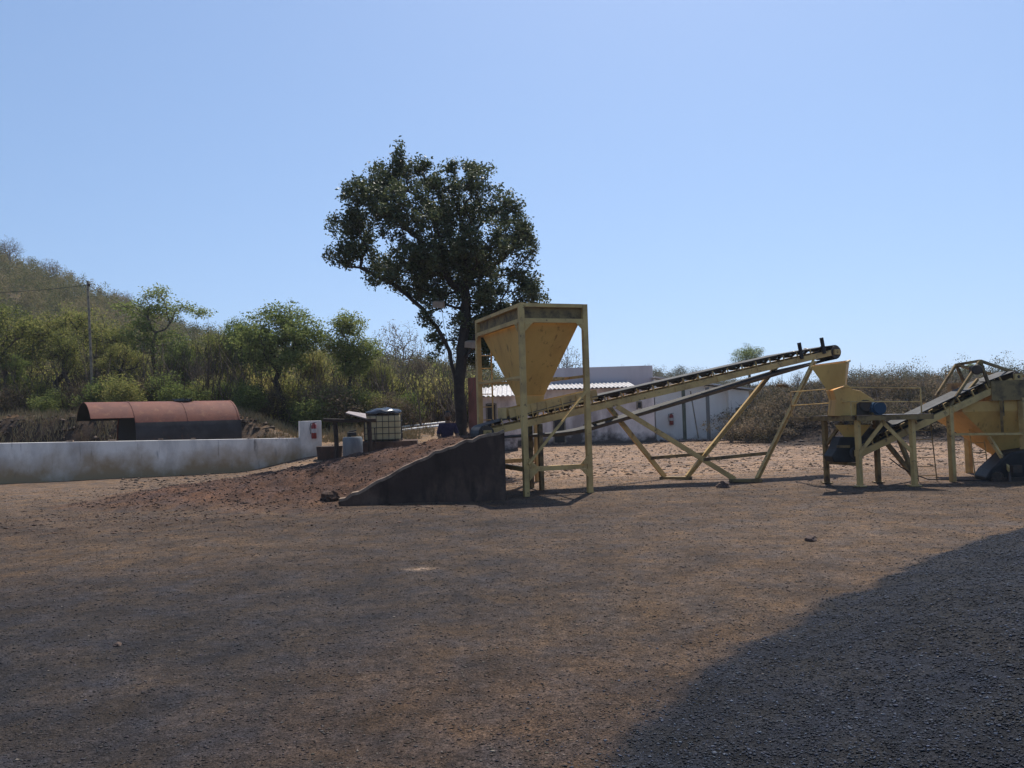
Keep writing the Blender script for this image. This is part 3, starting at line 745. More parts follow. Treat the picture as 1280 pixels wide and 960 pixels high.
for p, z in ((A_, zt0), (Cc, zt2), (B_, zm1)): rail.cyl(up(p, ZP), up(p, z), .013, 6)
rail.build('railing', YEL, ct)
# body of the crusher
DC = 15.5
def CP(px, py, dd=0): return W(px, py, DC + dd)
def slab(mb, poly, d0, d1):
    "a side-view outline given its real depth from d0 to d1"
    n = len(poly); A = [CP(x, y, 0) for x, y in poly]
    F0 = [Vector((p.x, p.y + d0, p.z)) for p in A]; F1 = [Vector((p.x, p.y + d1, p.z)) for p in A]
    mb.add(F0 + F1, [tuple(range(n))[::-1], tuple(range(n, 2 * n))] + [(i, (i + 1) % n, n + (i + 1) % n, n + i) for i in range(n)])
    return mb
m = MB()
tp = [CP(1013, 458, -.25), CP(1058, 453, -.25), CP(1062, 451, .30), CP(1017, 457, .30)]
bt = [CP(1034, 488, -.17), CP(1056, 482, -.17), CP(1058, 482, .20), CP(1038, 488, .20)]
frustum_shell(m, tp, bt, .012)
fm = m.build('feed_mouth', YEL2, ct)
m = MB(); m.beam(tp[1], tp[2], .04, .04); m.beam(tp[2], tp[3], .03, .03); m.build('rim', YEL, fm)
m = MB(); slab(m, [(1039, 520), (1041, 500), (1037, 488), (1055, 481), (1062, 487), (1072, 489), (1088, 500), (1091, 521)], -.16, .2)
m.build('housing', YEL2, ct, bevel=.01)
m = MB(); slab(m, [(1066, 520), (1066, 505), (1074, 500), (1084, 503), (1087, 512), (1084, 520)], -.20, -.163); m.build('side_hatch', STEEL, ct)
m = MB(); frustum_shell(m, [CP(1043, 531, -.16), CP(1088, 531, -.16), CP(1089, 531, .25), CP(1044, 531, .25)], [CP(1056, 547, -.10), CP(1074, 549, -.10), CP(1074, 549, .14), CP(1056, 547, .14)], .012)
m.build('discharge_cone', YEL2, ct)
m = MB(); slab(m, [(1045, 546), (1064, 546), (1067, 577), (1037, 577), (1034, 570), (1040, 561)], -.22, .2); m.build('rubber_skirt', RUB, ct, bevel=.02)
m = MB(); slab(m, [(1040, 556), (1056, 556), (1056, 559), (1040, 559)], -.24, -.222); m.build('clamp_strip', DYEL, ct)
mc = CP(1098, 510, -.25); 
m = MB(); m.cyl(mc + Vector((-.06, -.16, 0)), mc + Vector((-.02, .20, 0)), .135, 24)
for k in range(12):
    t_ = 2 * math.pi * k / 12; o_ = Vector((math.cos(t_) * .135, 0, math.sin(t_) * .135)); m.beam(mc + o_ + Vector((-.055, -.12, 0)), mc + o_ + Vector((-.025, .17, 0)), .014, .014)
mo = m.build('motor', BLUE, ct, smooth=True)
m = MB(); m.cyl(mc + Vector((-.062, -.20, 0)), mc + Vector((-.06, -.162, 0)), .11, 20); m.build('fan_cover', mat('motor_cover', (.02, .05, .09), .5), mo, smooth=True)
m = MB(); m.box((mc.x - .03, mc.y + .02, ZP + .12), (.26, .26, .05)); m.beam((mc.x - .1, mc.y, ZP + .09), (mc.x - .1, mc.y, mc.z - .1), .04); m.build('motor_mount', DYEL, ct)
m = MB(); m.cyl(CP(1083, 507, -.26), CP(1083, 507, -.22), .11, 20); m.cyl(CP(1083, 507, -.3), CP(1083, 507, .1), .02, 8); m.build('pulley', STEEL, ct, smooth=True)

# ladder standing behind the crusher
def ladder(label, pxa, pxb, ytop, ybot, D, n, m_=DYEL):
    b0, b1 = Vector((XD(pxa, D), D, 0)), Vector((XD(pxb, D), D, 0)); zt = W(pxa, ytop, D).z
    t = thing('ladder', label, 'ladder', (b0 + b1) / 2, 'ladders by the machines')
    for p in (b0, b1):
        m = MB(); m.cyl(p, p + Vector((0, .15, zt)), .011, 6); m.build('rail', m_, t)
    for k in range(n):
        z = zt * (k + .6) / n; o_ = Vector((0, .15 * z / zt, z)); m = MB(); m.cyl(b0 + o_, b1 + o_, .009, 6); m.build('rung', m_, t)
ladder('thin steel ladder standing between the crusher and the lone conveyor post', 1144, 1167, 523, 601, 15.75, 7)
ladder('pale yellow ladder standing under the storage bin', 1215, 1232, 525, 598, 16.1, 6, YEL)

# ------------------------------------------------------------------ short conveyor from crusher to bin
T2 = Vector((XD(1062, 15.45), 15.45, 0)); T2.z = W(1062, 568, 15.45).z
H2 = Vector((XD(1262, 15.9), 15.9, 0)); H2.z = W(1262, 474, 15.9).z
c2 = thing('belt_conveyor', 'shorter ochre conveyor rising from the crusher to the storage bin, steel frame on top', 'conveyor', (T2.x, T2.y, 0))
q2, L2 = conveyor(c2, T2, H2, .5, 10, .02, .12, pr=.12)
m = MB(); p = Vector((XD(1187, 15.5), 15.5, 0)); m.beam(p, (p.x, p.y, W(1187, 508, 15.5).z), .095, .09, UX); m.build('leg', YEL, c2)
m = MB(); m.channel(up(LG[3], .12), q2(.9, .2, -.05), .05, .09, .01, 1); m.build('brace', DYEL, c2)
m = MB(); m.beam(q2(.85, -.2, -.05), Vector((XD(1140, 15.9), 15.9, .05)), .07, .08); m.build('leg', DYEL, c2)
# truss frame over the belt
n1, n2_, n3 = W(1187, 508, 15.55), W(1225, 451, 15.6), W(1237, 484, 15.6)
f1, f2, f3 = W(1170, 495, 16.15), W(1195, 456, 16.2), W(1205, 477, 16.2)
tr = MB()
for a_, b_ in ((n1, n2_), (n2_, n3), (f1, f2), (f2, f3), (f2, n2_), (n2_, W(1281, 470, 16.1)), (f2, W(1250, 470, 16.8)), (W(1222, 474, 15.9), W(1200, 500, 15.8))): tr.beam(a_, b_, .05, .05)
tr.build('truss', DYEL, c2)
m = MB(); m.box(W(1221, 462, 15.8), (.22, .2, .16)); m.cyl(W(1221, 462, 15.5), W(1221, 462, 15.7), .1, 14); m.build('gearbox', STEEL, c2, bevel=.02)

# ------------------------------------------------------------------ storage bin
DB = 16.0
sb = thing('storage_bin', 'ochre storage bin with an olive top panel and braced posts at the right edge', 'storage bin', (XD(1262, DB), DB, 0))
m = MB(); a_ = W(1239, 476, DB - .45); b_ = W(1239, 501, DB - .45); x1 = a_.x + 2.3
m.hexa([Vector((a_.x, a_.y, b_.z)), Vector((x1, a_.y, b_.z)), Vector((x1, a_.y + 1.6, b_.z)), Vector((a_.x, a_.y + 1.6, b_.z)), a_, Vector((x1, a_.y, a_.z)), Vector((x1, a_.y + 1.6, a_.z)), Vector((a_.x, a_.y + 1.6, a_.z))])
# open top: remove the top face so it is a box without a lid
m.f.pop(1); m.build('top_panel', DYEL, sb)
m = MB(); xl = XD(1203, DB - .35); zt = b_.z - .005; zb = W(1266, 572, DB).z
tp = [Vector((xl, DB - .35, zt)), Vector((x1, DB - .35, zt)), Vector((x1, DB + 1.15, zt)), Vector((xl, DB + 1.15, zt))]
k1 = W(1203, 515, DB - .35).z
tk = [Vector((xl, DB - .35, k1)), Vector((x1, DB - .35, k1)), Vector((x1, DB + 1.15, k1)), Vector((xl, DB + 1.15, k1))]
xo = XD(1262, DB)
bo = [Vector((xo, DB + .1, zb)), Vector((xo + .5, DB + .1, zb)), Vector((xo + .5, DB + .6, zb)), Vector((xo, DB + .6, zb))]
frustum_shell(m, tp, tk); frustum_shell(m, tk, bo); m.build('bin', YEL2, sb)
m = MB(); m.beam(Vector((xl + .78, DB - .37, k1 - .1)), Vector((xl + .78, DB - .37, zt)), .05, .05, UX); m.beam(W(1251, 500, DB - .5), W(1253, 540, DB - .3), .05); m.build('stiffener', DYEL, sb)
for (px, D_, zt_, mt) in ((1208, DB + 1.2, W(1208, 505, DB + 1.2).z, YEL), (1278, DB - .4, W(1278, 497, DB - .4).z, YEL), (1372, DB - .4, 1.7, YEL), (1330, DB + 1.2, 1.7, YEL)):
    m = MB(); p = Vector((XD(px, D_), D_, 0)); m.beam(p, up(p, zt_), .11, .10, UX); m.build('post', mt, sb)
m = MB(); m.beam(W(1190, 543, 15.5), W(1290, 542, 15.6), .05, .045); m.build('cross_rail', YEL, sb)
m = MB(); m.beam(W(1236, 546, 15.7), W(1264, 590, 15.3), .06, .06); m.build('brace', YEL, sb)
# short black belt feeder under the bin
fd = thing('belt_feeder', 'low black rubber belt feeder on the ground under the storage bin', 'feeder', G(1262, 603))
m = MB(); slabp = [(1233, 597), (1238, 588), (1262, 566), (1300, 560), (1340, 556), (1340, 590), (1262, 604), (1236, 604)]
A = [W(x, y, 15.35) for x, y in slabp]; n = len(A); A2 = [p + Vector((.1, .6, 0)) for p in A]
m.add(A + A2, [tuple(range(n))[::-1], tuple(range(n, 2 * n))] + [(i, (i + 1) % n, n + (i + 1) % n, n + i) for i in range(n)]); m.build('belt', RUB, fd, bevel=.03)
m = MB(); m.cyl(W(1246, 596, 15.25), W(1248, 595, 15.34), .09, 16); m.cyl(W(1262, 603, 15.2), W(1262, 590, 15.25), .03, 8); m.build('roller', STEEL, fd, smooth=True)
m = MB(); m.beam(W(1240, 600, 15.28), W(1300, 598, 15.28), .05, .07); m.box(W(1270, 586, 15.2), (.18, .1, .14)); m.build('side_frame', STEEL, fd)
# cable on the ground
cb = MB(); cb.tube([W(1112, 573, 15.3), W(1125, 583, 15.3), W(1140, 592, 15.4), G(1160, 601) + Vector((0, 0, .03)), G(1200, 602) + Vector((0, 0, .03)), G(1236, 603) + Vector((0, 0, .03))], .012, 6)
tag(cb.build('cable', RUB), 'thin black cable drooping from the short conveyor to the ground', 'cable')

# ------------------------------------------------------------------ long low wall
a0 = W(-90, 605, 21.0); WLa = G(0, 606); WLb = G(403, 583)
dw = (WLb - WLa).normalized(); WLs = WLa - dw * 5; nw = Vector((dw.y, -dw.x, 0))
lw = thing('boundary_wall', 'long low whitewashed wall with brown stains and a raised right end', 'wall', WLs)
zA = W(0, 552, WLa.y).z; zB = W(380, 547, W(380, 560, WLb.y).y).z
LLw = (WLb - WLs).length; pl_w = .72
m = MB(); e0 = WLs; e1 = WLb - dw * pl_w; zs = zA + (zA - zB) * .3
m.hexa([e0 + Vector((0, 0, -.3)), e1 + Vector((0, 0, -.3)), e1 - nw * .23 + Vector((0, 0, -.3)), e0 - nw * .23 + Vector((0, 0, -.3)),
        up(e0, zs), up(e1, zB), up(e1 - nw * .23, zB), up(e0 - nw * .23, zs)]); m.build('wall', WHITEW, lw, bevel=.012)
m = MB(); e0 = WLb - dw * (pl_w - .002); e1 = WLb; zp_ = W(390, 526, WLb.y - .2).z
m.hexa([up(e0 + nw * .004, -.3), up(e1 + nw * .004, -.3), up(e1 - nw * .235, -.3), up(e0 - nw * .235, -.3), up(e0 + nw * .004, zp_), up(e1 + nw * .004, zp_), up(e1 - nw * .235, zp_), up(e0 - nw * .235, zp_)])
m.build('end_pier', WHITEW, lw, bevel=.012)
m = MB()
q_ = random.Random(3)
for k in range(9):
    s_ = 2 + k * 1.3 + q_.random(); p = WLs + dw * s_ - nw * .1; z_ = zs + (zB - zs) * s_ / LLw; m.box((p.x, p.y, z_ + .015), (.12 + q_.random() * .1, .09, .035 + .03 * q_.random()), q_.random())
m.build('coping_lump', COPING, lw)
def extinguisher(p, r, h, label, nrm):
    t = thing('fire_extinguisher', label, 'fire extinguisher', p)
    c_ = Vector(p)
    m = MB(); m.tube([c_, c_ + Vector((0, 0, .02)), c_ + Vector((0, 0, h * .78)), c_ + Vector((0, 0, h * .88)), c_ + Vector((0, 0, h * .93))], [r * .9, r, r, r * .6, r * .35], 16); m.build('cylinder', RED, t, smooth=True)
    m = MB(); m.beam(c_ + Vector((0, 0, h * .96)), c_ + Vector((r * 1.1, 0, h)), .03, .02); m.beam(c_ + Vector((0, 0, h * .9)), c_ + Vector((0, 0, h * .97)), .03); m.build('handle', STEEL, t)
    m = MB(); m.tube([c_ + Vector((0, 0, h * .95)), c_ + Vector((-r * 1.2, -.01, h * .92)), c_ + Vector((-r * 1.5, -.01, h * .6)), c_ + Vector((-r * 1.3, 0, h * .3))], .012, 6); m.build('hose', RUB, t)
    m = MB(); m.tube([c_ + Vector((0, 0, h * .35)), c_ + Vector((0, 0, h * .6))], r * 1.02, 16); m.build('paper_band', mat('band_pale', (.45, .42, .4), .7), t, smooth=True)
    return t
pe = WLb - dw * .28 + nw * .10; pe.z = W(396, 548, WLb.y).z
extinguisher(pe, .085, .55, 'red fire extinguisher hung on the end pier of the long whitewashed wall', nw)

# ------------------------------------------------------------------ rusty tank
t0 = Vector((XD(104, 25.0), 25.0, 0)); t1 = Vector((XD(286, 28.0), 28.0, 0)); ta_ = (t1 - t0).normalized(); tn = Vector((ta_.y, -ta_.x, 0)); LT = (t1 - t0).length
RT = 1.17; zc = W(101, 503, 25.0).z - RT
tk_ = thing('storage_tank', 'rusty red cylindrical tank behind the long wall, its left end cut open', 'tank', (t0 + t1) / 2 + Vector((0, 0, 0)))
def arc(l, r, angs): return [t0 + ta_ * l + tn * (r * math.cos(a)) + Vector((0, 0, zc + r * math.sin(a))) for a in angs]
K = 48
lip = 1.25
def shell(mb, l0, l1, a0_, a1_, r, th, k):
    an = [a0_ + (a1_ - a0_) * i / k for i in range(k + 1)]
    o0, o1, i0, i1 = arc(l0, r, an), arc(l1, r, an), arc(l0, r - th, an), arc(l1, r - th, an)
    n0 = len(mb.v); mb.v += [tuple(v) for v in o0 + o1 + i0 + i1]; kk = k + 1
    for i in range(k):
        mb.f += [(n0 + i, n0 + kk + i, n0 + kk + i + 1, n0 + i + 1), (n0 + 2 * kk + i, n0 + 2 * kk + i + 1, n0 + 3 * kk + i + 1, n0 + 3 * kk + i),
                 (n0 + i, n0 + i + 1, n0 + 2 * kk + i + 1, n0 + 2 * kk + i), (n0 + kk + i, n0 + 3 * kk + i, n0 + 3 * kk + i + 1, n0 + kk + i + 1)]
    mb.f += [(n0, n0 + 2 * kk, n0 + 3 * kk, n0 + kk), (n0 + k, n0 + kk + k, n0 + 3 * kk + k, n0 + 2 * kk + k)]
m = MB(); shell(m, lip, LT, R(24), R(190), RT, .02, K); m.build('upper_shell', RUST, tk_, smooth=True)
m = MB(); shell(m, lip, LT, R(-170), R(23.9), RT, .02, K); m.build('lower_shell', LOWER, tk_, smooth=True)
m = MB(); shell(m, 0, lip - .003, R(33), R(150), RT, .02, 24); m.build('open_lip', RUST, tk_, smooth=True)
m = MB(); shell(m, .004, lip - .006, R(33.3), R(149.7), RT - .022, .006, 24); m.build('black_lining', INNER_BLACK, tk_, smooth=True)
m = MB(); an = [2 * math.pi * i / K for i in range(K)]; P = arc(LT - .05, RT - .022, an); P2 = arc(LT - .03, RT - .022, an)
m.add(P + P2, [tuple(range(K))[::-1], tuple(range(K, 2 * K))] + [(i, (i + 1) % K, K + (i + 1) % K, K + i) for i in range(K)]); m.build('end_cap', RUST, tk_)
m = MB()
for l_ in (lip + .01, LT * .62, LT - .06): shell(m, l_, l_ + .05, R(24), R(190), RT + .012, .011, K)
m.build('seam_band', RUST, tk_, smooth=True)
m = MB(); P = arc(lip + .06, RT - .022, an); P2 = arc(lip + .04, RT - .022, an); m.add(P + P2, [tuple(range(K)), tuple(range(K, 2 * K))[::-1]]); m.build('inner_bulkhead', INNER_BLACK, tk_)
m = MB(); c_ = t0 + ta_ * 3.05 + Vector((0, 0, zc + RT)); m.cyl(c_, c_ + Vector((0, 0, .05)), .3, 20); m.cyl(c_ + Vector((0, 0, .05)), c_ + Vector((0, 0, .075)), .36, 20); m.build('hatch', GLOSSB, tk_, smooth=True)
m = MB()
for l_ in (lip + .5, LT - .8):
    c_ = t0 + ta_ * l_; m.box((c_.x, c_.y, (zc - RT) / 2 - .02 + .15), (.2, 1.6, .5), math.atan2(ta_.y, ta_.x))
m.build('cradle', STEEL, tk_)

# ------------------------------------------------------------------ water-point clutter left of the tree
def post(name, label, px, yb, yt, D, w_, mt, cat='post', group=None, lean=0):
    p = Vector((XD(px, D), D, 0)); z0 = float(surf(p.x, p.y)) - .1; zt = W(px, yt, D).z
    m = MB(); m.tube([(p.x, p.y, z0), (p.x + lean * .5, p.y, (z0 + zt) / 2), (p.x + lean, p.y, zt)], [w_, w_ * .93, w_ * .85], 8)
    o = m.build(name, mt, smooth=True); tag(o, label, cat, group); return o
sh = thing('timber_frame', 'crude frame of dark timber posts and a cross pole beside the wall pier', 'frame', (XD(440, 24.6), 24.6, 0))
for px in (419, 461):
    p = Vector((XD(px, 24.6), 24.6, 0)); m = MB(); m.tube([(p.x, p.y, -.1), (p.x + .02, p.y, .8), (p.x - .01, p.y, W(px, 523, 24.6).z)], [.09, .07, .075], 8); m.build('post', BARK, sh, smooth=True)
m = MB(); m.tube([W(404, 525, 24.5), W(440, 526, 24.5), W(470, 525, 24.5)], .055, 8); m.build('cross_pole', BARK, sh, smooth=True)
m = MB(); a_, b_, c_, d_ = W(432, 517, 24.4), W(458, 524, 24.4), W(457, 518, 25.6), W(436, 515, 25.6)
m.hexa([a_, b_, c_, d_] + [v + Vector((0, 0, .03)) for v in (a_, b_, c_, d_)])
tag(m.build('sheet', TARP), 'small pale grey sheet lying on the crude timber frame', 'sheet')
# barrel
pb = Vector((XD(440, 24.0), 24.0, 0)); zb0 = .0; zb1 = W(440, 546, 24).z
dr = thing('water_drum', 'faded grey blue plastic drum in front of the crude timber frame', 'drum', pb)
m = MB(); h_ = zb1; m.tube([pb, pb + Vector((0, 0, h_ * .1)), pb + Vector((0, 0, h_ * .35)), pb + Vector((0, 0, h_ * .38)), pb + Vector((0, 0, h_ * .7)), pb + Vector((0, 0, h_ * .95)), pb + Vector((0, 0, h_))], [.28, .3, .3, .315, .3, .3, .26], 20); m.build('body', BARREL, dr, smooth=True)
m = MB(); m.cyl(pb + Vector((-.1, 0, h_)), pb + Vector((-.1, 0, h_ + .05)), .06, 10); m.build('cap', RUB, dr)
m = MB(); m.box(pb + Vector((-.02, 0, h_ + .085)), (.26, .2, .12), .3); m.beam(pb + Vector((-.12, 0, h_ + .15)), pb + Vector((.12, .02, h_ + .19)), .05)
tag(m.build('pump', RUB, bevel=.02), 'small black pump sitting on top of the faded drum', 'pump')
# IBC container
pi = Vector((XD(479, 26.0), 26.0, 0)); zi0 = W(479, 551, 26).z; zi1 = W(479, 519, 26).z
m = MB(); m.box((pi.x + .15, pi.y, zi0 / 2 - .1), (1.9, 1.4, zi0 + .2), .1); tag(m.build('plinth', DCONC, bevel=.02), 'dark concrete plinth under the caged liquid container', 'plinth')
ib = thing('caged_container', 'yellowed plastic liquid container in a steel cage on the dark plinth', 'liquid container', (pi.x, pi.y, zi0))
hI = zi1 - zi0 - .02
m = MB(); m.box((pi.x, pi.y, zi0 + .02 + hI / 2), (1.12, .95, hI), .1); m.build('bottle', CREAM, ib, bevel=.06)
m = MB(); cI, sI = math.cos(.1), math.sin(.1)
def ic(x, y, z): return Vector((pi.x + x * cI - y * sI, pi.y + x * sI + y * cI, zi0 + z))
for k in range(7):
    x = -.59 + 1.18 * k / 6; m.cyl(ic(x, -.5, .0), ic(x, -.5, hI + .03), .011, 6); m.cyl(ic(x, .5, .0), ic(x, .5, hI + .03), .011, 6)
for k in range(5):
    y = -.5 + 1.0 * k / 4; m.cyl(ic(-.59, y, 0), ic(-.59, y, hI + .03), .011, 6); m.cyl(ic(.59, y, 0), ic(.59, y, hI + .03), .011, 6)
for k in range(5):
    z = .05 + (hI - .04) * k / 4
    for a_, b_ in (((-.59, -.5), (.59, -.5)), ((.59, -.5), (.59, .5)), ((-.59, .5), (-.59, -.5))): m.cyl(ic(*a_, z), ic(*b_, z), .012, 6)
m.build('cage', CAGE, ib)
import bmesh
bm = bmesh.new(); bmesh.ops.create_uvsphere(bm, u_segments=20, v_segments=10, radius=1)
for v in bm.verts: v.co = Vector((v.co.x * .62, v.co.y * .52, max(v.co.z, -.3) * .17 + .03 * math.sin(v.co.x * 9 + v.co.y * 5)))
me = bpy.data.meshes.new('cover'); bm.to_mesh(me); bm.free(); o = bpy.data.objects.new('cover', me); C.objects.link(o); me.materials.append(GLOSSB)
for p_ in me.polygons: p_.use_smooth = True
o.location = (pi.x, pi.y, zi1 + .07); tag(o, 'glossy black plastic cover on top of the caged container', 'cover')
post('stake', 'thin dark stake leaning between the drum and the caged container', 469, 570, 535, 24.2, .02, BARK, 'stake', lean=-.03)
post('stake', 'short dark stake on the pale slope right of the caged container', 499, 538, 526, 30, .04, BARK, 'stake')
# dark bin left of the drum
m = MB(); p = Vector((XD(411, 25.6), 25.6, 0)); m.tube([p, p + Vector((0, 0, .7))], [.36, .42], 14, True); 
tag(m.build('brush_heap_bin', mat('rusty_bin', (.07, .04, .03), .9, 0, (.04, .03, .025), 5), smooth=True), 'dark rusty bin between the wall pier and the faded drum', 'bin')
# white pipes on the slope
for k, (x0, x1_, y_, D_) in enumerate(((498, 560, 527, 33), (502, 548, 530, 31.5))):
    a_ = Vector((XD(x0, D_), D_, 0)); b_ = Vector((XD(x1_, D_ + 1), D_ + 1, 0)); a_.z = float(surf(a_.x, a_.y)) + .09; b_.z = float(surf(b_.x, b_.y)) + .09
    m = MB(); m.cyl(a_, b_, .05, 12); o = m.build('pipe', mat('white_pipe', (.7, .68, .65), .5), smooth=True)
    tag(o, ('longer white pipe lying at the back of the pale slope' if k == 0 else 'shorter white pipe lying just in front of the longer one'), 'pipe', 'white pipes on the slope')

# ------------------------------------------------------------------ power pole and wires
pp = Vector((XD(117, 34), 34, 0)); pz = float(H(pp.x, pp.y)) - .2; ptop = W(109.5, 351, 34)
pl = thing('power_pole', 'slender leaning grey pole behind the rusty tank', 'pole', (pp.x, pp.y, pz + .2))
m = MB(); m.tube([(pp.x, pp.y, pz), Vector((pp.x, pp.y, pz)).lerp(ptop, .5), ptop], [.06, .055, .045], 10); m.build('shaft', WOODP, pl, smooth=True)
m = MB(); m.cyl(ptop + Vector((0, 0, -.22)), ptop + Vector((.12, 0, -.15)), .05, 8); m.build('insulator', STEEL, pl)
def wire(label, a, b, sag, r=.012):
    m = MB(); P = []
    for i in range(21):
        f = i / 20; p = Vector(a).lerp(Vector(b), f); p.z -= sag * 4 * f * (1 - f); P.append(p)
    m.tube(P, r, 5); tag(m.build('wire', RUB), label, 'wire', 'overhead wires')
wt = ptop + Vector((0, 0, -.18))
wire('overhead wire running left from the leaning pole', wt, W(-200, 357, 34), .35)
wire('overhead wire running down right from the leaning pole into the trees', wt, W(420, 455, 52), 1.2)
wire('overhead wire crossing behind the trunk of the large dark tree', W(420, 455, 52), W(600, 462, 46), .3)

# ------------------------------------------------------------------ buildings
b1 = thing('workshop', 'low pink walled workshop with a white corrugated lean-to roof and a grey raised block behind', 'building', (XD(720, 38), 38, 0))
def wallbox(px0, px1, D0, D1, z0, z1, th, name, mt, par):
    a = Vector((XD(px0, D0), D0, 0)); b = Vector((XD(px1, D1), D1, 0)); m = MB()
    m.hexa([up(a, z0), up(b, z0), up(b, z0) + Vector((0, th, 0)), up(a, z0) + Vector((0, th, 0)), up(a, z1), up(b, z1), up(b, z1) + Vector((0, th, 0)), up(a, z1) + Vector((0, th, 0))])
    return m.build(name, mt, par), a, b
ze = W(740, 486, 38).z; zpar = W(740, 459, 40).z
o, wa, wb = wallbox(622, 818, 38, 38, -.2, ze, 5.0, 'front_wall', PINKW, b1)
o.data.materials.append(GREYW)
o2, _, _ = wallbox(690, 817.5, 40, 40, ze - .6, zpar, 4.0, 'raised_block', PARA, b1)
def corr_roof(par, x0, x1, y0, y1, z0, z1, mt, name='roof', amp=.03, pitch=.2):
    nx_ = int((x1 - x0) / pitch * 6); V = []; f = []
    for i in range(nx_ + 1):
        x = x0 + (x1 - x0) * i / nx_; dz = amp * math.sin(2 * math.pi * (x - x0) / pitch)
        V += [(x, y0, z0 + dz), (x, y1, z1 + dz), (x, y0, z0 + dz - .02), (x, y1, z1 + dz - .02)]
    for i in range(nx_):
        a = 4 * i; b = a + 4; f += [(a, b, b + 1, a + 1), (a + 2, a + 3, b + 3, b + 2), (a, a + 2, b + 2, b), (a + 1, b + 1, b + 3, a + 3)]
    f += [(0, 1, 3, 2), (4 * nx_, 4 * nx_ + 2, 4 * nx_ + 3, 4 * nx_ + 1)]
    return npmesh(name, np.array(V), f, mt, par)
corr_roof(b1, wa.x - .3, XD(795, 38) , 37.4, 39.98, ze + .04, W(740, 478.5, 40).z, ROOFW)
o, _, _ = wallbox(818.5, 818.6, 38, 38, -.2, .0, .1, 'footing', GREYW, b1)
def opening(par, px0, px1, y0, y1, D, name, mt=DARK, proud=.03, frame=True):
    a = W(px0, y0, D); b = W(px1, y1, D); m = MB()
    m.box(((a.x + b.x) / 2, D - proud / 2, (a.z + b.z) / 2), (abs(b.x - a.x), proud, abs(a.z - b.z))); o = m.build(name, mt, par)
    if frame:
        m = MB(); w_ = .06; zl, zh = min(a.z, b.z), max(a.z, b.z)
        m.box((a.x - w_ / 2 - .002, D - .03, (zl + zh) / 2), (w_, .06, zh - zl + .1)); m.box((b.x + w_ / 2 + .002, D - .03, (zl + zh) / 2), (w_, .06, zh - zl + .1)); m.box(((a.x + b.x) / 2, D - .03, zh + .035), (b.x - a.x, .06, .06))
        m.build('frame', WOODP, o)
    return o
opening(b1, 692, 706, 502, 553, 37.98, 'door')
opening(b1, 797, 801, 503, 510, 37.98, 'window')
opening(b1, 640, 652, 503, 522, 37.98, 'window')
# small shed at left
s1 = thing('shed', 'small pink shed with red brown pier and white roof beside the large dark tree', 'shed', (XD(615, 33), 33, 0))
zsh = W(620, 496, 33).z
wallbox(600, 646, 33, 33, -.2, zsh, 3.0, 'wall', PINKW, s1)
wallbox(586, 599.5, 32.6, 32.6, -.2, W(592, 472, 32.6).z, .5, 'brick_pier', BRICK, s1)
corr_roof(s1, XD(598, 33), XD(648, 33), 32.5, 36, zsh + .03, zsh + .5, ROOFW)
opening(s1, 609, 620, 506, 546, 32.98, 'door')
# pale building to the right
b2 = thing('store_building', 'pale cream building with a low sloping roof and lean-to posts right of the workshop', 'building', (XD(880, 39), 39, 0))
D2 = 39.5
zL = W(820, 474, D2).z; zR = W(937, 489, D2).z
def slopewall(px0, px1, D, th, zl, zr, name, mt, par):
    a = Vector((XD(px0, D), D, 0)); b = Vector((XD(px1, D), D, 0)); m = MB(); t_ = Vector((0, th, 0))
    m.hexa([up(a, -.2), up(b, -.2), up(b, -.2) + t_, up(a, -.2) + t_, up(a, zl), up(b, zr), up(b, zr) + t_, up(a, zl) + t_]); return m.build(name, mt, par)
zM = zL + (zR - zL) * (911 - 820) / 117
slopewall(819.5, 911, D2, 6, zL, zM, 'front_wall', PALEW, b2)
slopewall(911.3, 937, D2 - .35, 6.2, zM, zR, 'end_wall', PALEW, b2)
m = MB(); a_ = Vector((XD(817, D2), D2 - .7, zL + .06)); b_ = Vector((XD(940, D2), D2 - .7, zR + .04)); t_ = Vector((0, 7, 0)); h_ = Vector((0, 0, .06))
m.hexa([a_, b_, b_ + t_, a_ + t_, a_ + h_, b_ + h_, b_ + t_ + h_, a_ + t_ + h_]); m.build('roof', ROOFW, b2)
opening(b2, 921, 927, 511, 528, D2 - .37, 'window')
for px, mt in ((855, GREENP), (885, mat('grey_post', (.16, .16, .15), .8))):
    m = MB(); p = Vector((XD(px, D2 - 1.2), D2 - 1.2, 0)); m.cyl(up(p, -.1), up(p, W(px, 484, D2 - 1.2).z), .09, 12); m.build('porch_post', mt, b2, smooth=True)
m = MB(); m.beam(W(863, 489, D2 - 1.15), W(873, 548, D2 - 1.3), .05, .04); tag(m.build('plank', WOODP), 'thin plank leaning between the two porch posts of the pale building', 'plank')
pe = W(839.5, 531, D2 - .13); extinguisher(pe, .11, .58, 'dark red fire extinguisher hung on the wall of the pale building', None)
# rubble at wall foot
q_ = random.Random(8)
pts = []; szs = []
rg2 = np.random.default_rng(18)
xx = XD(822, 38) + rg2.random(500) * (XD(935, 38) - XD(822, 38)); yy = 37.4 + rg2.random(500) ** 2 * 1.4
szs = .03 + .11 * rg2.random(500) ** 3
stones('debris', np.stack([xx, yy, surf(xx, yy) + szs * .3], 1), szs, np.array([[.12, .09, .075]]) * (.4 + 1.6 * rg2.random((500, 1))), 19, 'broken stones and rubbish along the foot of the pale building')

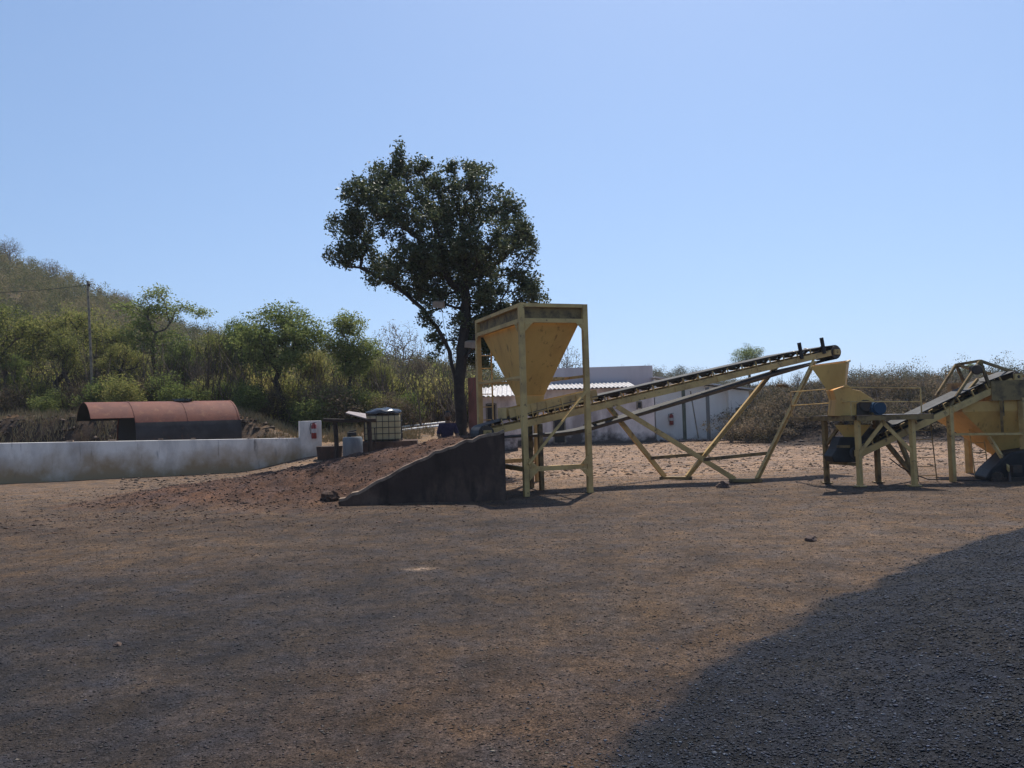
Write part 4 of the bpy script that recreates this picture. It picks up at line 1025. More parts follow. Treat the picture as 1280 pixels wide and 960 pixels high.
# ------------------------------------------------------------------ trees
def tree_arrays(rg, trunk, lobes, n_t, leaf_n, leaf_s, sig, r_tip=.006, r_trunk=None, seg=.3, fork=.5, kpath=.4, jit=.10, shell_bias=.5, upshoot=0.0, limbs=()):
    pos = []; par = []
    tp = [np.array(p, float) for p in trunk]
    for i, p in enumerate(tp):
        if i == 0: pos.append(p); par.append(-1); continue
        d = np.linalg.norm(p - tp[i - 1]); k = max(1, int(d / seg))
        for j in range(1, k + 1): pos.append(tp[i - 1] + (p - tp[i - 1]) * j / k + (rg.normal(size=3) * .02 if j < k else 0)); par.append(len(pos) - 2)
    n_tr = len(pos); tl = [0.0] * n_tr
    start = int(n_tr * fork); base_n = n_tr
    for (f0, poly) in limbs:
        b = int((n_tr - 1) * f0)
        for p in poly:
            p = np.array(p, float); o_ = pos[b]; d = np.linalg.norm(p - o_); k = max(1, int(d / seg))
            for j in range(1, k + 1):
                pos.append(o_ + (p - o_) * j / k + rg.normal(size=3) * .02); par.append(b); tl.append(tl[b] + d / k * .5); b = len(pos) - 1
    vol = np.array([a[3] * a[4] * a[5] for a in lobes]) ** .8; vol /= vol.sum()
    T = []
    for i in range(n_t):
        l = lobes[rg.choice(len(lobes), p=vol)]
        d = rg.normal(size=3); d /= np.linalg.norm(d); T.append(np.array(l[:3]) + d * np.array(l[3:6]) * rg.random() ** shell_bias)
    T = np.array(T); T = T[np.argsort(np.linalg.norm(T - pos[n_tr - 1 - (n_tr - start) // 2], axis=1))]
    ends = []
    for t in T:
        P = np.array(pos[start:]); L = np.array(tl[start:])
        j = int(np.argmin(np.linalg.norm(P - t, axis=1) + kpath * L)) + start
        d = t - pos[j]; dist = np.linalg.norm(d); k = max(2, int(dist / seg)); base = pos[j]; b = j; sw = rg.normal(size=3) * jit * dist
        for s in range(1, k + 1):
            f = s / k; p = base + d * f + sw * math.sin(math.pi * f) + rg.normal(size=3) * .02 * dist; p[2] -= 0
            pos.append(p); par.append(b); tl.append(tl[b] + dist / k); b = len(pos) - 1
            if f > .45: ends.append((p, d / max(dist, 1e-6)))
    pos = np.array(pos); par = np.array(par); n = len(pos)
    e = 2.35; rad = np.zeros(n); has = np.zeros(n, bool)
    for i in range(n - 1, 0, -1):
        if rad[i] == 0: rad[i] = r_tip ** e
        rad[par[i]] += rad[i]
    rad = rad ** (1 / e)
    if r_trunk:
        sc_ = r_trunk / rad[0]; rad = r_tip + (rad - r_tip) * sc_ if sc_ > 0 else rad
        rad = np.maximum(rad, r_tip * .8)
    # flare
    # frustums
    I = np.arange(1, n); P0 = pos[par[I]]; P1 = pos[I]; r1 = rad[I]; r0 = np.minimum(rad[par[I]], r1 * 1.25)
    r0[:n_tr - 1] = rad[par[I]][:n_tr - 1]
    D = P1 - P0; Ln = np.linalg.norm(D, axis=1, keepdims=True); D = D / np.maximum(Ln, 1e-6); P0 = P0 - D * np.minimum(r0[:, None], Ln) * .3
    ref = np.tile(np.array([[0.3, .9, .1]]), (len(D), 1)); A = np.cross(D, ref); A /= np.maximum(np.linalg.norm(A, axis=1, keepdims=True), 1e-6); B = np.cross(D, A)
    V = []; Fs = []
    K = 6
    an = np.arange(K) * 2 * np.pi / K; ca, sa_ = np.cos(an)[None, :, None], np.sin(an)[None, :, None]
    ring_ = A[:, None] * ca + B[:, None] * sa_
    v0 = P0[:, None] + ring_ * r0[:, None, None]; v1 = P1[:, None] + ring_ * r1[:, None, None]
    V = np.concatenate([v0, v1], 1).reshape(-1, 3)
    j = np.arange(K); q = np.stack([j, (j + 1) % K, (j + 1) % K + K, j + K], 1)
    Fs = (q[None] + (np.arange(len(I)) * 2 * K)[:, None, None]).reshape(-1, 4)
    # leaves
    E = np.array([a for a, b in ends]); ED = np.array([b for a, b in ends])
    if len(E) == 0 or leaf_n == 0: return V, Fs, None, None, None
    k = rg.choice(len(E), leaf_n); c = E[k] + np.clip(rg.normal(size=(leaf_n, 3)), -1.7, 1.7) * sig * np.array([1, 1, .8]) + ED[k] * rg.random((leaf_n, 1)) * sig * .8
    c[:, 2] += np.minimum(np.abs(rg.normal(size=leaf_n)), 2) * upshoot
    return V, Fs, c, leaf_s, (rg.random(len(E))[k] * .5)
def leaves(c, s, base, rg, wide=.5):
    n = len(c); t = rg.normal(size=(n, 3)); t[:, 2] = t[:, 2] * .7 - .1; t /= np.linalg.norm(t, axis=1, keepdims=True)
    nn_ = rg.normal(size=(n, 3)) + np.array([0, 0, .9]); b = np.cross(nn_, t); b /= np.linalg.norm(b, axis=1, keepdims=True); up_ = np.cross(t, b)
    L = s * (.65 + .7 * rg.random((n, 1)))
    V = np.stack([c - t * L * .5, c + b * L * wide * .5 + up_ * L * .08, c + t * L * .5 - up_ * L * .08, c - b * L * wide * .5 + up_ * L * .08], 1).reshape(-1, 3)
    Fq = np.arange(4 * n).reshape(n, 4)
    return V, Fq, np.clip(base + rg.random(n) * .5, 0, 1)
# --- the large dark tree
TD = 21.0
K_ = TD / FPX
def LB(px, py, rx, ry, dy=0, ryd=None):
    p = W(px, py, TD + dy); return (p.x, p.y, p.z, rx * K_, (ryd or (rx + ry) / 2) * K_, ry * K_)
rg = np.random.default_rng(42)
tb = Vector((XD(577, TD), TD, 0)); tb.z = float(surf(tb.x, tb.y)) - .15
big = thing('large_tree', 'large dark evergreen tree with a broad crown rising behind the feed hopper', 'tree', tb)
trunk_pts = [tuple(tb), tuple(W(576, 510, TD)), tuple(W(574, 478, TD)), tuple(W(577, 440, TD + .1)), tuple(W(583, 400, TD + .2)), tuple(W(580, 360, TD + .2))]
LIMBS = [(.40, [W(562, 440, TD), W(545, 408, TD - .1), W(520, 378, TD), W(488, 352, TD), W(450, 335, TD)]), (.42, [W(560, 425, TD - .3), W(552, 385, TD - .5), W(540, 340, TD - .6), W(525, 290, TD - .5)]), (.62, [W(600, 410, TD), W(622, 385, TD - .1), W(640, 350, TD)])]
LIMBS = [(a, [tuple(p) for p in b]) for a, b in LIMBS]
lob = [LB(438, 318, 34, 20, 0), LB(450, 285, 32, 30, .4), LB(462, 252, 30, 26, -.4), LB(495, 225, 30, 24, .3), LB(500, 265, 45, 36, -.8), LB(543, 232, 28, 20, .5),
       LB(590, 230, 32, 18, -.2), LB(560, 270, 50, 40, .8), LB(618, 262, 34, 24, .2), LB(648, 290, 24, 24, .4), LB(615, 310, 45, 36, -.6), LB(648, 330, 22, 26, 0), LB(585, 345, 55, 40, .6),
       LB(520, 330, 45, 32, -.4), LB(480, 335, 32, 16, .5), LB(560, 320, 50, 36, 0), LB(540, 372, 30, 22, .3), LB(620, 375, 32, 26, .2), LB(667, 372, 16, 12, -.3), LB(655, 385, 20, 12, .2), LB(600, 405, 40, 26, .5), LB(535, 402, 20, 14, -.3), LB(590, 430, 30, 18, .6), LB(655, 355, 22, 16, .1), LB(612, 428, 34, 24, .4), LB(598, 455, 26, 16, .6), LB(640, 405, 30, 20, .3), LB(668, 365, 18, 14, 0), LB(545, 440, 14, 10, .2), LB(440, 243, 20, 18, 0), LB(475, 228, 24, 20, -.2), LB(640, 258, 20, 16, 0), LB(660, 302, 16, 24, .2), LB(482, 348, 28, 14, -.2), LB(512, 366, 20, 14, .2), LB(520, 215, 18, 12, 0), LB(430, 290, 22, 22, 0), LB(630, 400, 26, 16, .2), LB(672, 378, 14, 10, .4), LB(600, 455, 22, 12, .9), LB(500, 190, 6, 9, 0), LB(513, 207, 9, 9, .3), LB(563, 212, 10, 9, .3), LB(606, 212, 8, 10, .1), LB(412, 318, 12, 8, 0), LB(540, 425, 16, 12, .3), LB(497, 200, 8, 14, .2), LB(470, 215, 10, 10, .2), LB(535, 212, 12, 8, .1), LB(588, 214, 12, 10, .1)]
V, Fs, c, s_, bt_ = tree_arrays(rg, trunk_pts, lob, 1450, 78000, .085, .085, r_tip=.007, r_trunk=.165, seg=.28, fork=.5, kpath=.45, upshoot=.09, limbs=LIMBS)
# extra leading limb to the left
npmesh('trunk', V, Fs, BARK, big)
LV, LFc, tn_ = leaves(c, .088, bt_, rg, .55)
npmesh('crown', LV, LFc, LF_BIG, big, tint=tn_)
for (px, py, D_, lab) in ((548, 380, TD - .5, 'tan floodlight fixed high on the trunk of the large dark tree'), (588, 430, TD - .8, 'tan floodlight low on the large dark tree beside the hopper')):
    p = W(px, py, D_); t = thing('floodlight', lab, 'floodlight', p)
    m = MB(); m.hexa([p + Vector(v) for v in ((-.16, -.03, -.09), (.12, -.1, -.13), (.17, .02, -.09), (-.1, .08, -.06), (-.14, -.06, .06), (.14, -.12, .03), (.16, 0, .09), (-.08, .06, .1))]); m.build('housing', LAMPG, t, bevel=.01)
    m = MB(); m.beam(p + Vector((0, .05, 0)), p + Vector((.04, .45, -.1)), .03); m.build('bracket', STEEL, t)

# --- woodland tree prototypes (unit height 1, grown at real size ~5 m)
def proto(seed, kind):
    rg = np.random.default_rng(seed)
    h = 5.0
    if kind == 'round':
        tr = [(0, 0, -.2), (.15, 0, .9), (-.15, .05, 1.8), (.1, .1, 2.6)]; lb = [(0, 0, 3.6, 1.3, 1.2, 1.0), (-.9, .2, 3.4, .9, .9, .7), (1.0, -.2, 3.5, .9, .9, .7), (.2, .3, 4.3, .9, .8, .6), (.6, -.4, 2.6, .8, .8, .5), (-.6, .3, 2.6, .8, .8, .5)]
        a = dict(n_t=300, leaf_n=17000, leaf_s=.14, sig=.15, r_tip=.009); lf, lsz, bk = LF_GRN, .088, BARK
    elif kind == 'tall':
        tr = [(0, 0, -.2), (-.1, 0, 1.2), (.1, .05, 2.4), (0, 0, 3.3)]; lb = [(0, 0, 4.2, .7, .7, .8), (-.5, .1, 3.4, .7, .7, .6), (.6, 0, 3.2, .7, .7, .6), (.1, .2, 2.6, .8, .7, .5)]
        a = dict(n_t=200, leaf_n=11000, leaf_s=.14, sig=.14, r_tip=.009); lf, lsz, bk = LF_GRN, .09, BARK2
    elif kind == 'airy':
        tr = [(0, 0, -.2), (.05, 0, 1.4), (-.05, .05, 2.6), (.1, 0, 3.4)]; lb = [(-.9, .1, 4.5, .6, .6, .45), (.9, 0, 4.3, .7, .6, .4), (1.8, .1, 4.1, .4, .4, .25), (0, .2, 4.5, .7, .7, .5), (-.4, 0, 3.2, .8, .8, .7), (.6, 0, 2.8, .7, .7, .7), (-.9, 0, 2.6, .5, .5, .5), (.1, 0, 5.0, .5, .5, .3), (-.5, .1, 3.9, .5, .5, .6)]
        a = dict(n_t=170, leaf_n=7500, leaf_s=.15, sig=.14, r_tip=.008); lf, lsz, bk = LF_GRN, .085, BARK2
    elif kind == 'yellow':
        tr = [(0, 0, -.2), (.2, 0, .8), (.1, .15, 1.7), (-.2, .1, 2.4)]; lb = [(-.3, 0, 3.7, 1.1, 1.0, .8), (.8, .2, 3.2, .9, .9, .7), (-1.0, -.1, 3.0, .9, .9, .7), (0, .1, 2.4, 1.1, .9, .5)]
        a = dict(n_t=190, leaf_n=10500, leaf_s=.14, sig=.17, r_tip=.010); lf, lsz, bk = LF_YEL, .085, BARK2
    elif kind == 'crooked':
        tr = [(0, 0, -.2), (.3, .1, .8), (.1, 0, 1.4), (.7, .1, 2.2), (.8, .1, 2.9)]; lb = [(.8, 0, 4.0, 1.0, .9, .7), (-.3, .2, 3.5, .9, .9, .7), (1.6, 0, 3.3, .8, .8, .5), (.2, -.2, 2.7, .9, .7, .5)]
        a = dict(n_t=160, leaf_n=7000, leaf_s=.13, sig=.16, r_tip=.011); lf, lsz, bk = LF_YEL, .08, BARK
    elif kind == 'bare':
        tr = [(0, 0, -.2), (.05, 0, 1.0), (-.05, 0, 1.8)]; lb = [(0, 0, 3.6, 1.4, 1.3, 1.3), (-.8, 0, 3.0, .9, .9, .9), (.8, 0, 3.0, .9, .9, .9)]
        a = dict(n_t=520, leaf_n=1400, leaf_s=.1, sig=.1, r_tip=.006); lf, lsz, bk = LF_DRY, .09, BARK3
    elif kind == 'shrub':
        tr = [(0, 0, -.2), (.02, 0, .3), (0, 0, .6)]; lb = [(0, 0, 1.2, .7, .7, .8), (-.6, 0, 1.0, .6, .6, .7), (.6, .1, .9, .6, .6, .7), (0, 0, .5, 1.0, .8, .4)]
        a = dict(n_t=150, leaf_n=9500, leaf_s=.12, sig=.15, fork=.2); lf, lsz, bk = LF_GRN, .07, BARK2
    elif kind == 'dryshrub':
        tr = [(0, 0, -.2), (.02, 0, .2), (0, 0, .5)]; lb = [(0, 0, 1.3, .9, .9, .9), (-.6, 0, 1.0, .7, .7, .7), (.7, .1, 1.0, .7, .7, .7)]
        a = dict(n_t=260, leaf_n=5000, leaf_s=.11, sig=.14, fork=.2); lf, lsz, bk = LF_DRY, .065, BARK2
    V, Fs, c, _, b = tree_arrays(rg, tr, lb, a['n_t'], a['leaf_n'], a['leaf_s'], a['sig'], r_tip=a.get('r_tip', .007), r_trunk=(.075 if kind in ('airy', 'tall') else .10) if kind not in ('shrub', 'dryshrub') else .05, seg=.25, fork=a.get('fork', .5), kpath=.4, jit=.14)
    me1 = (V, Fs, bk); LV, LFc, tn_ = leaves(c, lsz, b, rg, .6)
    top = LV[:, 2].max()
    return me1, (LV, LFc, tn_, lf), float(top)
PROTO = {}
def plant(kind, seed, name, label, cat, x, y, top_z=None, scale=None, rz=0, group=None, sx=1.0, lf=None):
    key = (kind, seed)
    if key not in PROTO:
        a, b, top = proto(seed, kind)
        t = npmesh('trunk', a[0], a[1], a[2]); cr = npmesh('crown', b[0], b[1], b[3], tint=b[2])
        PROTO[key] = (t.data, cr.data, top); bpy.data.objects.remove(t); bpy.data.objects.remove(cr)
    t_me, c_me, top = PROTO[key]
    z = float(surf(x, y))
    s = scale if scale else (top_z - z) / top
    o = thing(name, label, cat, (x, y, z), group); o.scale = (s * sx, s * sx, s); o.rotation_euler = (0, 0, rz)
    for nm, me in (('trunk', t_me), ('crown', c_me)):
        ch = bpy.data.objects.new(nm, me); C.objects.link(ch); ch.parent = o
        if lf and nm == 'crown':
            ch.material_slots[0].link = 'OBJECT'; ch.material_slots[0].material = lf
    return o
def plant_px(kind, seed, px, ytop, D, name, label, rz=0, group='trees along the wooded bank', sx=1.0, cat='tree', lf=None):
    return plant(kind, seed, name, label, cat, XD(px, D), D, top_z=W(px, ytop, D).z, rz=rz, group=group, sx=sx, lf=lf)
TR = [
 ('yellow', 1, 2, 368, 35, 'yellow_green_tree', 'bright yellow green tree cut by the left edge of the photo', 0, 1),
 ('crooked', 2, 66, 375, 36, 'crooked_tree', 'crooked tree with thin olive leaves between the yellow green tree and the leaning pole', .4, 1.05),
 ('crooked', 3, 92, 402, 34.5, 'crooked_tree', 'crooked bare-limbed tree just left of the leaning pole, above the rocky bank', 2.6, .9),
 ('yellow', 4, 36, 408, 40, 'thin_tree', 'thin brownish tree behind the crooked trees at far left', 1.2, 1.0),
 ('yellow', 5, 140, 395, 39, 'olive_tree', 'olive leaved tree just right of the leaning pole', 2.2, 1),
 ('airy', 6, 193, 352, 38, 'airy_tree', 'tall airy tree with spreading thin limbs against the sky above the rusty tank', 0, 1.15),
 ('crooked', 3, 165, 425, 35.5, 'small_tree', 'small dark tree under the tall airy tree, left of its trunk', 4.0, 1),
 ('round', 7, 228, 425, 37, 'small_tree', 'small leafy tree just right of the tall airy tree', 1.0, .9),
 ('yellow', 1, 265, 408, 38.5, 'olive_tree', 'olive tree between the tall airy tree and the round green tree', 2.9, 1.1),
 ('round', 8, 305, 395, 38, 'green_tree', 'green tree overlapping the left side of the big round green tree', 2.0, .8),
 ('round', 7, 350, 371, 34, 'round_green_tree', 'big round green tree with a bent trunk right of the rusty tank', 0, 1.12),
 ('yellow', 4, 392, 425, 36.5, 'yellow_tree', 'yellowish tree between the round green tree and the narrow green tree', 5.0, .85),
 ('tall', 9, 437, 384, 34, 'narrow_green_tree', 'narrow upright green tree above the crude timber frame', 0, 1.05),
 ('yellow', 5, 470, 440, 37, 'small_yellow_tree', 'small yellow green tree right of the narrow green tree', .7, .8),
 ('bare', 10, 497, 398, 62, 'bare_tree', 'pale bare tree with fine twigs on the slope left of the large dark tree', 0, 1.0),
 ('bare', 11, 712, 425, 60, 'bare_tree', 'bare twiggy tree seen behind the right side of the feed hopper', 1.0, .7),
 ('crooked', 2, 937, 427, 75, 'distant_tree', 'distant leafy tree standing above the upper part of the long conveyor', 1.0, 1.1),
 ('airy', 6, 22, 440, 33.6, 'small_tree', 'small tree with dark limbs low on the bank at the left edge', 3.0, .9),
 ('bare', 10, 118, 430, 37.5, 'bare_tree', 'bare grey tree close behind the leaning pole', 2.0, .8),
 ('bare', 11, 250, 440, 35.5, 'bare_tree', 'bare thin tree above the right half of the rusty tank', 2.0, .7),
 ('yellow', 1, 530, 445, 45, 'dry_tree', 'dry tree behind the slope just left of the large dark trunk', 1.0, .9),
 ('round', 7, 1216, 452, 90, 'distant_tree', 'distant tree behind the frame on top of the short conveyor', 3.0, 1.0),
 ('bare', 11, 1130, 470, 60, 'bare_tree', 'bare tree behind the railing right of the blue motor', 4.0, 1.0),
 ('bare', 11, 14, 294, 118, 'hilltop_tree', 'bare tree on the hilltop skyline at the far left', 1.0, 1.1),
 ('bare', 10, 62, 322, 118, 'hilltop_tree', 'bare tree on the hill skyline left of the leaning pole', 3.0, 1.3),
 ('bare', 11, 158, 362, 120, 'hilltop_tree', 'bare tree on the hill skyline just right of the leaning pole', 5.0, 1.2),
 ('bare', 10, 1000, 462, 62, 'bare_tree', 'bare tree behind the gap between long conveyor and crusher', 4.4, 1.0),
]
for (kd, sd_, px, yt, D_, nm, lab, rz, sx) in TR:
    plant_px(kd, sd_, px, yt, D_, nm, lab, rz, sx=sx, group=('trees along the wooded bank' if D_ < 42 else 'trees in the distance'), lf=(LF_DRY if nm == 'dry_tree' else LF_GRN if nm == 'distant_tree' else None))
# shrubs at the front of the wood: individual things
q_ = random.Random(21)
SH = [(12, 478), (40, 470), (62, 482), (100, 474), (128, 470), (152, 462), (178, 470), (206, 462), (232, 472), (262, 466), (284, 474), (312, 470), (336, 480), (372, 472), (392, 480), (410, 470), (440, 478), (462, 484), (488, 488), (512, 486)]
wh_ = ['at the left edge', 'under the bright yellow green tree', 'under the crooked trees', 'just left of the leaning pole foot', 'just right of the leaning pole foot', 'behind the left lip of the rusty tank', 'behind the left half of the rusty tank',
       'left of the tank hatch', 'right of the tank hatch', 'behind the right half of the rusty tank', 'behind the right end of the rusty tank', 'left of the round green tree trunk', 'at the foot of the round green tree', 'right of the round green tree trunk',
       'behind the wall pier', 'behind the left timber post', 'at the foot of the narrow green tree', 'behind the right timber post', 'behind the caged container', 'behind the white pipes']
for i, (px, yt) in enumerate(SH):
    D_ = 32.6 + q_.random() * 1.8
    plant_px('shrub' if i % 3 else 'dryshrub', 20 + i % 3, px, yt, D_, 'shrub', ('dry brown shrub ' if i % 3 == 0 else 'leafy green shrub ') + wh_[i] + ' on the bank', rz=q_.random() * 6, group='shrubs along the bank', cat='shrub', sx=1.25, lf=(LF_YEL if i % 4 == 1 else None))

# --- far woods and scrub, each one mass
def clump_mass(name, pts, hs, ws, nleaf, ls, material, label, seed, tbias=None, twigs=True):
    rg = np.random.default_rng(seed); N = len(pts)
    k = np.repeat(np.arange(N), nleaf)
    d = rg.normal(size=(len(k), 3)); d /= np.linalg.norm(d, axis=1, keepdims=True); d *= rg.random((len(k), 1)) ** .45
    # every plant gets a few sub clumps so the outline is uneven
    sub = rg.normal(size=(N, 5, 3)) * .42; sc_ = rg.integers(0, 5, len(k))
    d = d * .55 + sub[k, sc_]
    c = pts[k] + d * np.stack([ws[k], ws[k], hs[k] * .42], 1); c[:, 2] += hs[k] * .58
    c[:, 2] = np.maximum(c[:, 2], pts[k][:, 2] + .05)
    b = (rg.random(N)[k] * .95 - .2) if tbias is None else tbias[k]
    V, Fq, t = leaves(c, ls, b, rg, .7)
    o = npmesh(name, V, Fq, material, tint=t); tag(o, label, None, None, 'stuff')
    return o
def mass_pts(n, r0, r1, y0, y1, seed, cond=None, pw=1.0):
    rg = np.random.default_rng(seed); y = y0 * (y1 / y0) ** (rg.random(n) ** pw); r = r0 + (r1 - r0) * rg.random(n); x = r * y
    if cond is not None: kk = cond(x, y, r); x, y = x[kk], y[kk]
    return np.stack([x, y, H(x, y)], 1), rg
P, rg = mass_pts(4800, -.95, -.02, 47, 150, 101)
hs = 1.6 + 2.6 * rg.random(len(P)); ws = .8 + 1.1 * rg.random(len(P))
clump_mass('hill_woodland', P, hs, ws, 250, .17, LF_HILL, 'dry olive and brown scrub woodland covering the hillside', 102)
P, rg = mass_pts(560, -.85, -.04, 37, 52, 103)
hs = 1.1 + 1.6 * rg.random(len(P)); ws = .8 + .5 * rg.random(len(P))
clump_mass('undergrowth', P, hs, ws, 560, .13, LF_YEL, 'dense olive undergrowth filling the wood behind the bank', 104, tbias=rg.random(len(P)) * .7 - .1)
P, rg = mass_pts(2600, -.02, 1.0, 62, 150, 105)
hs = (1.0 + 1.3 * rg.random(len(P))) * (.65 + 1.0 * sst(.45, .65, fbm(P[:, 0], P[:, 1], 16, 181))); ws = .9 + 1.1 * rg.random(len(P))
clump_mass('far_woodland', P, hs, ws, 380, .12, LF_FAR, 'distant dry woodland behind the buildings and machines', 106)
P, rg = mass_pts(1300, .27, 1.0, 33.5, 62, 107)
hs = (.4 + .8 * rg.random(len(P))) * (.6 + .8 * fbm(P[:, 0], P[:, 1], 5, 182)); ws = .6 + .5 * rg.random(len(P))
clump_mass('dry_scrub', P, hs, ws, 380, .085, LF_DRY, 'brown leafless thicket on the dark bank behind the crusher', 108)
# stems in the scrub so that it reads as twigs
def stems(name, n, r0, r1, y0, y1, hlo, hhi, seed, material, label):
    P, rg = mass_pts(n, r0, r1, y0, y1, seed); N = len(P); k = 5
    base = np.repeat(P, k, 0); d = rg.normal(size=(N * k, 3)) * np.array([.35, .35, 0]) + np.array([0, 0, 1.0]); L = (hlo + (hhi - hlo) * rg.random((N * k, 1)))
    mid_ = base + d * L * .5 + rg.normal(size=(N * k, 3)) * .12; top = mid_ + (d + rg.normal(size=(N * k, 3)) * .3) * L * .5
    r = .022; V = []; off = np.array([[r, 0, 0], [-r * .5, r * .87, 0], [-r * .5, -r * .87, 0]])
    A = base[:, None] + off[None]; B = mid_[:, None] + off[None] * .7; T = top[:, None] + off[None] * .25
    V = np.concatenate([A, B, T], 1).reshape(-1, 3); q = np.array([[0, 1, 4, 3], [1, 2, 5, 4], [2, 0, 3, 5], [3, 4, 7, 6], [4, 5, 8, 7], [5, 3, 6, 8]])
    Fq = (q[None] + (np.arange(N * k) * 9)[:, None, None]).reshape(-1, 4)
    tag(npmesh(name, V, Fq, material), label, None, None, 'stuff')
stems('twigs', 1500, .27, 1.0, 34, 75, .6, 1.3, 109, BARK3, 'grey bare stems standing through the brown thicket')
stems('stems', 1300, -.9, -.03, 33, 60, 1.5, 3.4, 110, BARK2, 'thin brown stems standing in the wood on the left')
# dry grass on the bank top
N = 26000; rg = np.random.default_rng(77); y = 29.5 + 8 * rg.random(N) ** 1.4; r = -.85 + .75 * rg.random(N); x = r * y; z = H(x, y)
hgt = .10 + .28 * rg.random(N) ** 2; kk = fbm(x, y, 1.0, 171) > .42; x, y, z, hgt = x[kk], y[kk], z[kk], hgt[kk]; n = len(x)
wx = rg.normal(size=(n, 2)) * .012; ln = rg.normal(size=(n, 2)) * .3 * hgt[:, None]
V = np.stack([np.stack([x - .012, y, z], 1), np.stack([x + .012, y + wx[:, 0], z], 1), np.stack([x + ln[:, 0], y + ln[:, 1], z + hgt], 1)], 1).reshape(-1, 3)
tag(npmesh('dry_grass', V, np.arange(3 * n).reshape(n, 3), mat('dry_grass', (.33, .25, .13), .9, 0, (.22, .17, .08), 3)), 'short dry straw coloured grass on top of the bank', None, None, 'stuff')
# rocks studding the bank face
N = 1500; y = 28.0 + 3.2 * rg.random(N); r = -.9 + .6 * rg.random(N); x = r * y; s3 = .03 + .12 * rg.random(N) ** 2.5
stones('bank_rocks', np.stack([x, y, H(x, y)], 1), s3, np.array([[.075, .052, .038]]) * (.35 + 1.3 * rg.random((N, 1))), 78, 'rough brown stones studding the face of the bank')
N = 900; y = 31 + 5 * rg.random(N); x = 11 + 20 * rg.random(N); s3 = .03 + .10 * rg.random(N) ** 3
stones('spoil_rocks', np.stack([x, y, H(x, y)], 1), s3, np.array([[.04, .031, .028]]) * (.4 + 1.3 * rg.random((N, 1))), 79, 'dark stones on the spoil bank behind the crusher')

# ------------------------------------------------------------------ person sitting by the tree
def skin_body(name, joints, edges, radii, m, parent, levels=2):
    me = bpy.data.meshes.new(name); me.from_pydata([tuple(j) for j in joints], edges, []); o = bpy.data.objects.new(name, me); C.objects.link(o)
    sk = o.modifiers.new('skin', 'SKIN'); 
    if not me.skin_vertices: me.skin_vertices.new()
    for i, v in enumerate(me.skin_vertices[0].data): r_ = radii[i]; v.radius = (r_, r_) if not isinstance(r_, tuple) else r_; v.use_root = (i == 0)
    ss = o.modifiers.new('sub', 'SUBSURF'); ss.levels = levels; ss.render_levels = levels
    me.materials.append(m); o.parent = parent; return o
hs_ = W(558, 520, 19.8)                  # centre of the head
sx_, sy_ = hs_.x, hs_.y; seat_z = hs_.z - .74
ps = thing('person', 'person in a dark purple shirt sitting at the foot of the large dark tree', 'person', (sx_, sy_, float(surf(sx_, sy_))))
pz_ = float(ps.location.z)
def rel(x, y, z): return Vector((x, y, z - pz_))
z = seat_z
J = [rel(0, 0, z), rel(.0, 0, z + .2), rel(.02, -.02, z + .42), rel(.03, -.03, z + .56), rel(.035, -.045, z + .66),
     rel(-.155, -.02, z + .50), rel(-.21, -.08, z + .26), rel(-.05, -.28, z + .12), rel(.20, -.02, z + .50), rel(.26, -.06, z + .26), rel(.25, -.28, z + .16),
     rel(-.1, 0, z), rel(-.14, -.42, z + .05), rel(-.14, -.46, z - .38), rel(.1, 0, z), rel(.16, -.42, z + .06), rel(.18, -.46, z - .38), rel(-.14, -.60, z - .41), rel(.18, -.6, z - .41)]
E = [(0, 1), (1, 2), (2, 3), (3, 4), (2, 5), (5, 6), (6, 7), (2, 8), (8, 9), (9, 10), (0, 11), (11, 12), (12, 13), (0, 14), (14, 15), (15, 16), (13, 17), (16, 18)]
Rr = [(.13, .10), (.12, .09), (.11, .08), .058, .055, .05, .045, .032, .065, .045, .032, .09, .065, .045, .09, .065, .045, .04, .04]
skin_body('body', J, E, Rr, SKIN, ps)
sh_ = skin_body('shirt', [J[0] + Vector((0, 0, .03)), J[1], J[2], J[5], J[6], J[8], J[9], J[3] + Vector((0, 0, -.02))], [(0, 1), (1, 2), (2, 3), (3, 4), (2, 5), (5, 6), (2, 7)], [(.175, .145), (.165, .135), (.18, .14), .078, .06, .078, .06, .075], SHIRT, ps)
tr_ = skin_body('trousers', [J[0], J[11], J[12], J[13], J[14], J[15], J[16]], [(0, 1), (1, 2), (2, 3), (0, 4), (4, 5), (5, 6)], [(.17, .14), .105, .08, .06, .105, .08, .06], PANTS, ps)
def ell(name, c, r, m, par, cut=None, seg=20):
    bm = bmesh.new(); bmesh.ops.create_uvsphere(bm, u_segments=seg, v_segments=14, radius=1)
    if cut: bmesh.ops.delete(bm, geom=[v for v in bm.verts if cut(v.co)], context='VERTS')
    for v in bm.verts: v.co = Vector((v.co.x * r[0], v.co.y * r[1], v.co.z * r[2])) + c
    me = bpy.data.meshes.new(name); bm.to_mesh(me); bm.free(); me.materials.append(m)
    for p in me.polygons: p.use_smooth = True
    o = bpy.data.objects.new(name, me); C.objects.link(o); o.parent = par; return o
hc = rel(.035, -.05, hs_.z)
hd = ell('head', hc, (.078, .095, .115), SKIN, ps)
ell('hair', hc + Vector((0, .02, .02)), (.09, .10, .115), HAIR, ps, cut=lambda c: c.y < -.35 and c.z < .45)
ell('nose', hc + Vector((0, -.095, -.01)), (.013, .018, .022), SKIN, hd, seg=8)
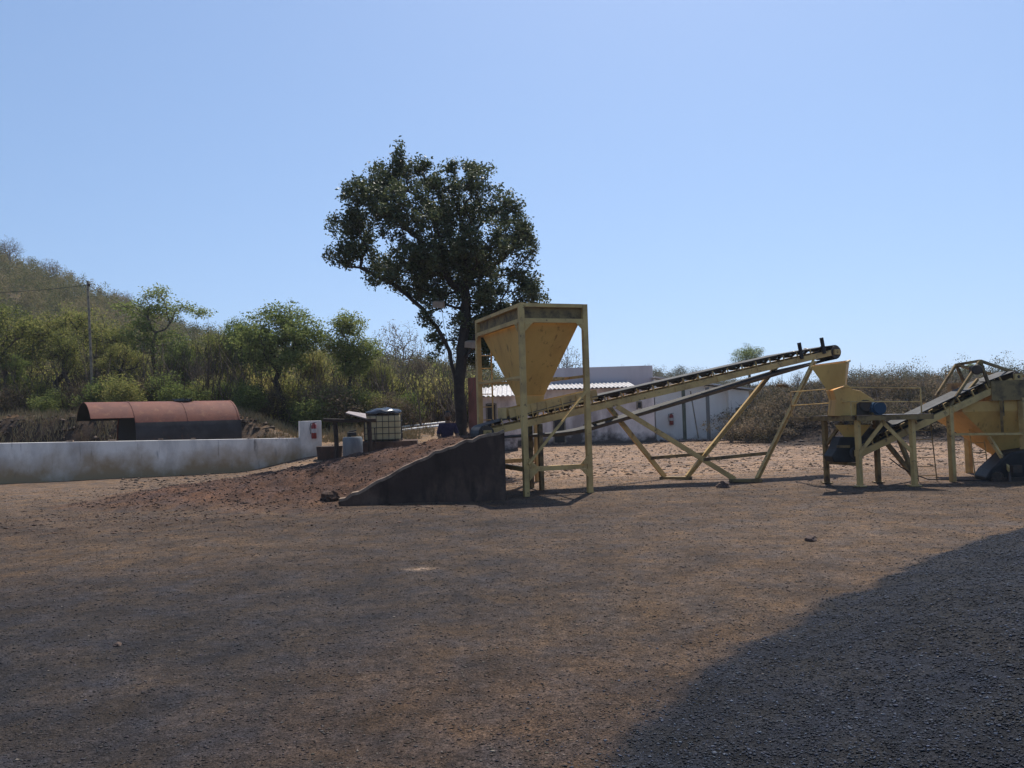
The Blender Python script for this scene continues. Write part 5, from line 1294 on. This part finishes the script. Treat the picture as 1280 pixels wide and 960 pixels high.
for s_ in (-1, 1):
    ell('ear', hc + Vector((s_ * .078, 0, -.005)), (.012, .022, .03), SKIN, hd, seg=8); ell('eye', hc + Vector((s_ * .03, -.083, .015)), (.013, .01, .008), HAIR, hd, seg=8)
ell('mouth', hc + Vector((0, -.086, -.05)), (.022, .008, .006), mat('lips', (.1, .035, .03), .6), hd, seg=8)
for s_, j in ((-1, J[7]), (1, J[10])):
    for k in range(4):
        d = Vector((.012 * (k - 1.5), -.035, -.005)); m = MB(); m.tube([j + d * .3 + Vector((.012 * (k - 1.5), 0, 0)), j + d * 1.6 + Vector((.008 * (k - 1.5), 0, -.01)), j + d * 2.2 + Vector((0, 0, -.03))], [.010, .009, .007], 6)
        m.v = [tuple(Vector(v) + Vector((sx_, sy_, pz_))) for v in m.v]; m.build('finger', SKIN, ps)
for o_ in ps.children:
    if o_.name.split('.')[0] in ('body', 'shirt', 'trousers', 'head', 'hair'): o_.location = (0, 0, 0)
for o_ in list(ps.children):
    pass
# the joints above were written relative to the ground under the person (x, y already local)
stool = MB(); stool.box((sx_ + .0, sy_ + .02, (seat_z - .12 + pz_) / 2), (.5, .4, max(.1, seat_z - .12 - pz_)), .1)
tag(stool.build('stone_block', COPING, bevel=.03), 'rough stone block the person in purple sits on', 'stone block')

# ------------------------------------------------------------------ haze
hm = bpy.data.materials.new('haze_air'); hm.use_nodes = True; hn = hm.node_tree.nodes; hn.clear()
ho = hn.new('ShaderNodeOutputMaterial'); hv = hn.new('ShaderNodeVolumePrincipled'); hv.inputs['Color'].default_value = (.86, .92, 1, 1); hv.inputs['Density'].default_value = .00045; hv.inputs['Anisotropy'].default_value = .3
hm.node_tree.links.new(hv.outputs[0], ho.inputs['Volume'])
zlo = float(Z.min()) - 1
m = MB(); m.hexa([(-950, -60, zlo), (950, -60, zlo), (950, 1600, zlo), (-950, 1600, zlo), (-950, -60, 75), (950, -60, 75), (950, 1600, 75), (-950, 1600, 75)])
tag(m.build('haze', hm), 'thin dry season haze over the yard and hills', None, None, 'stuff')
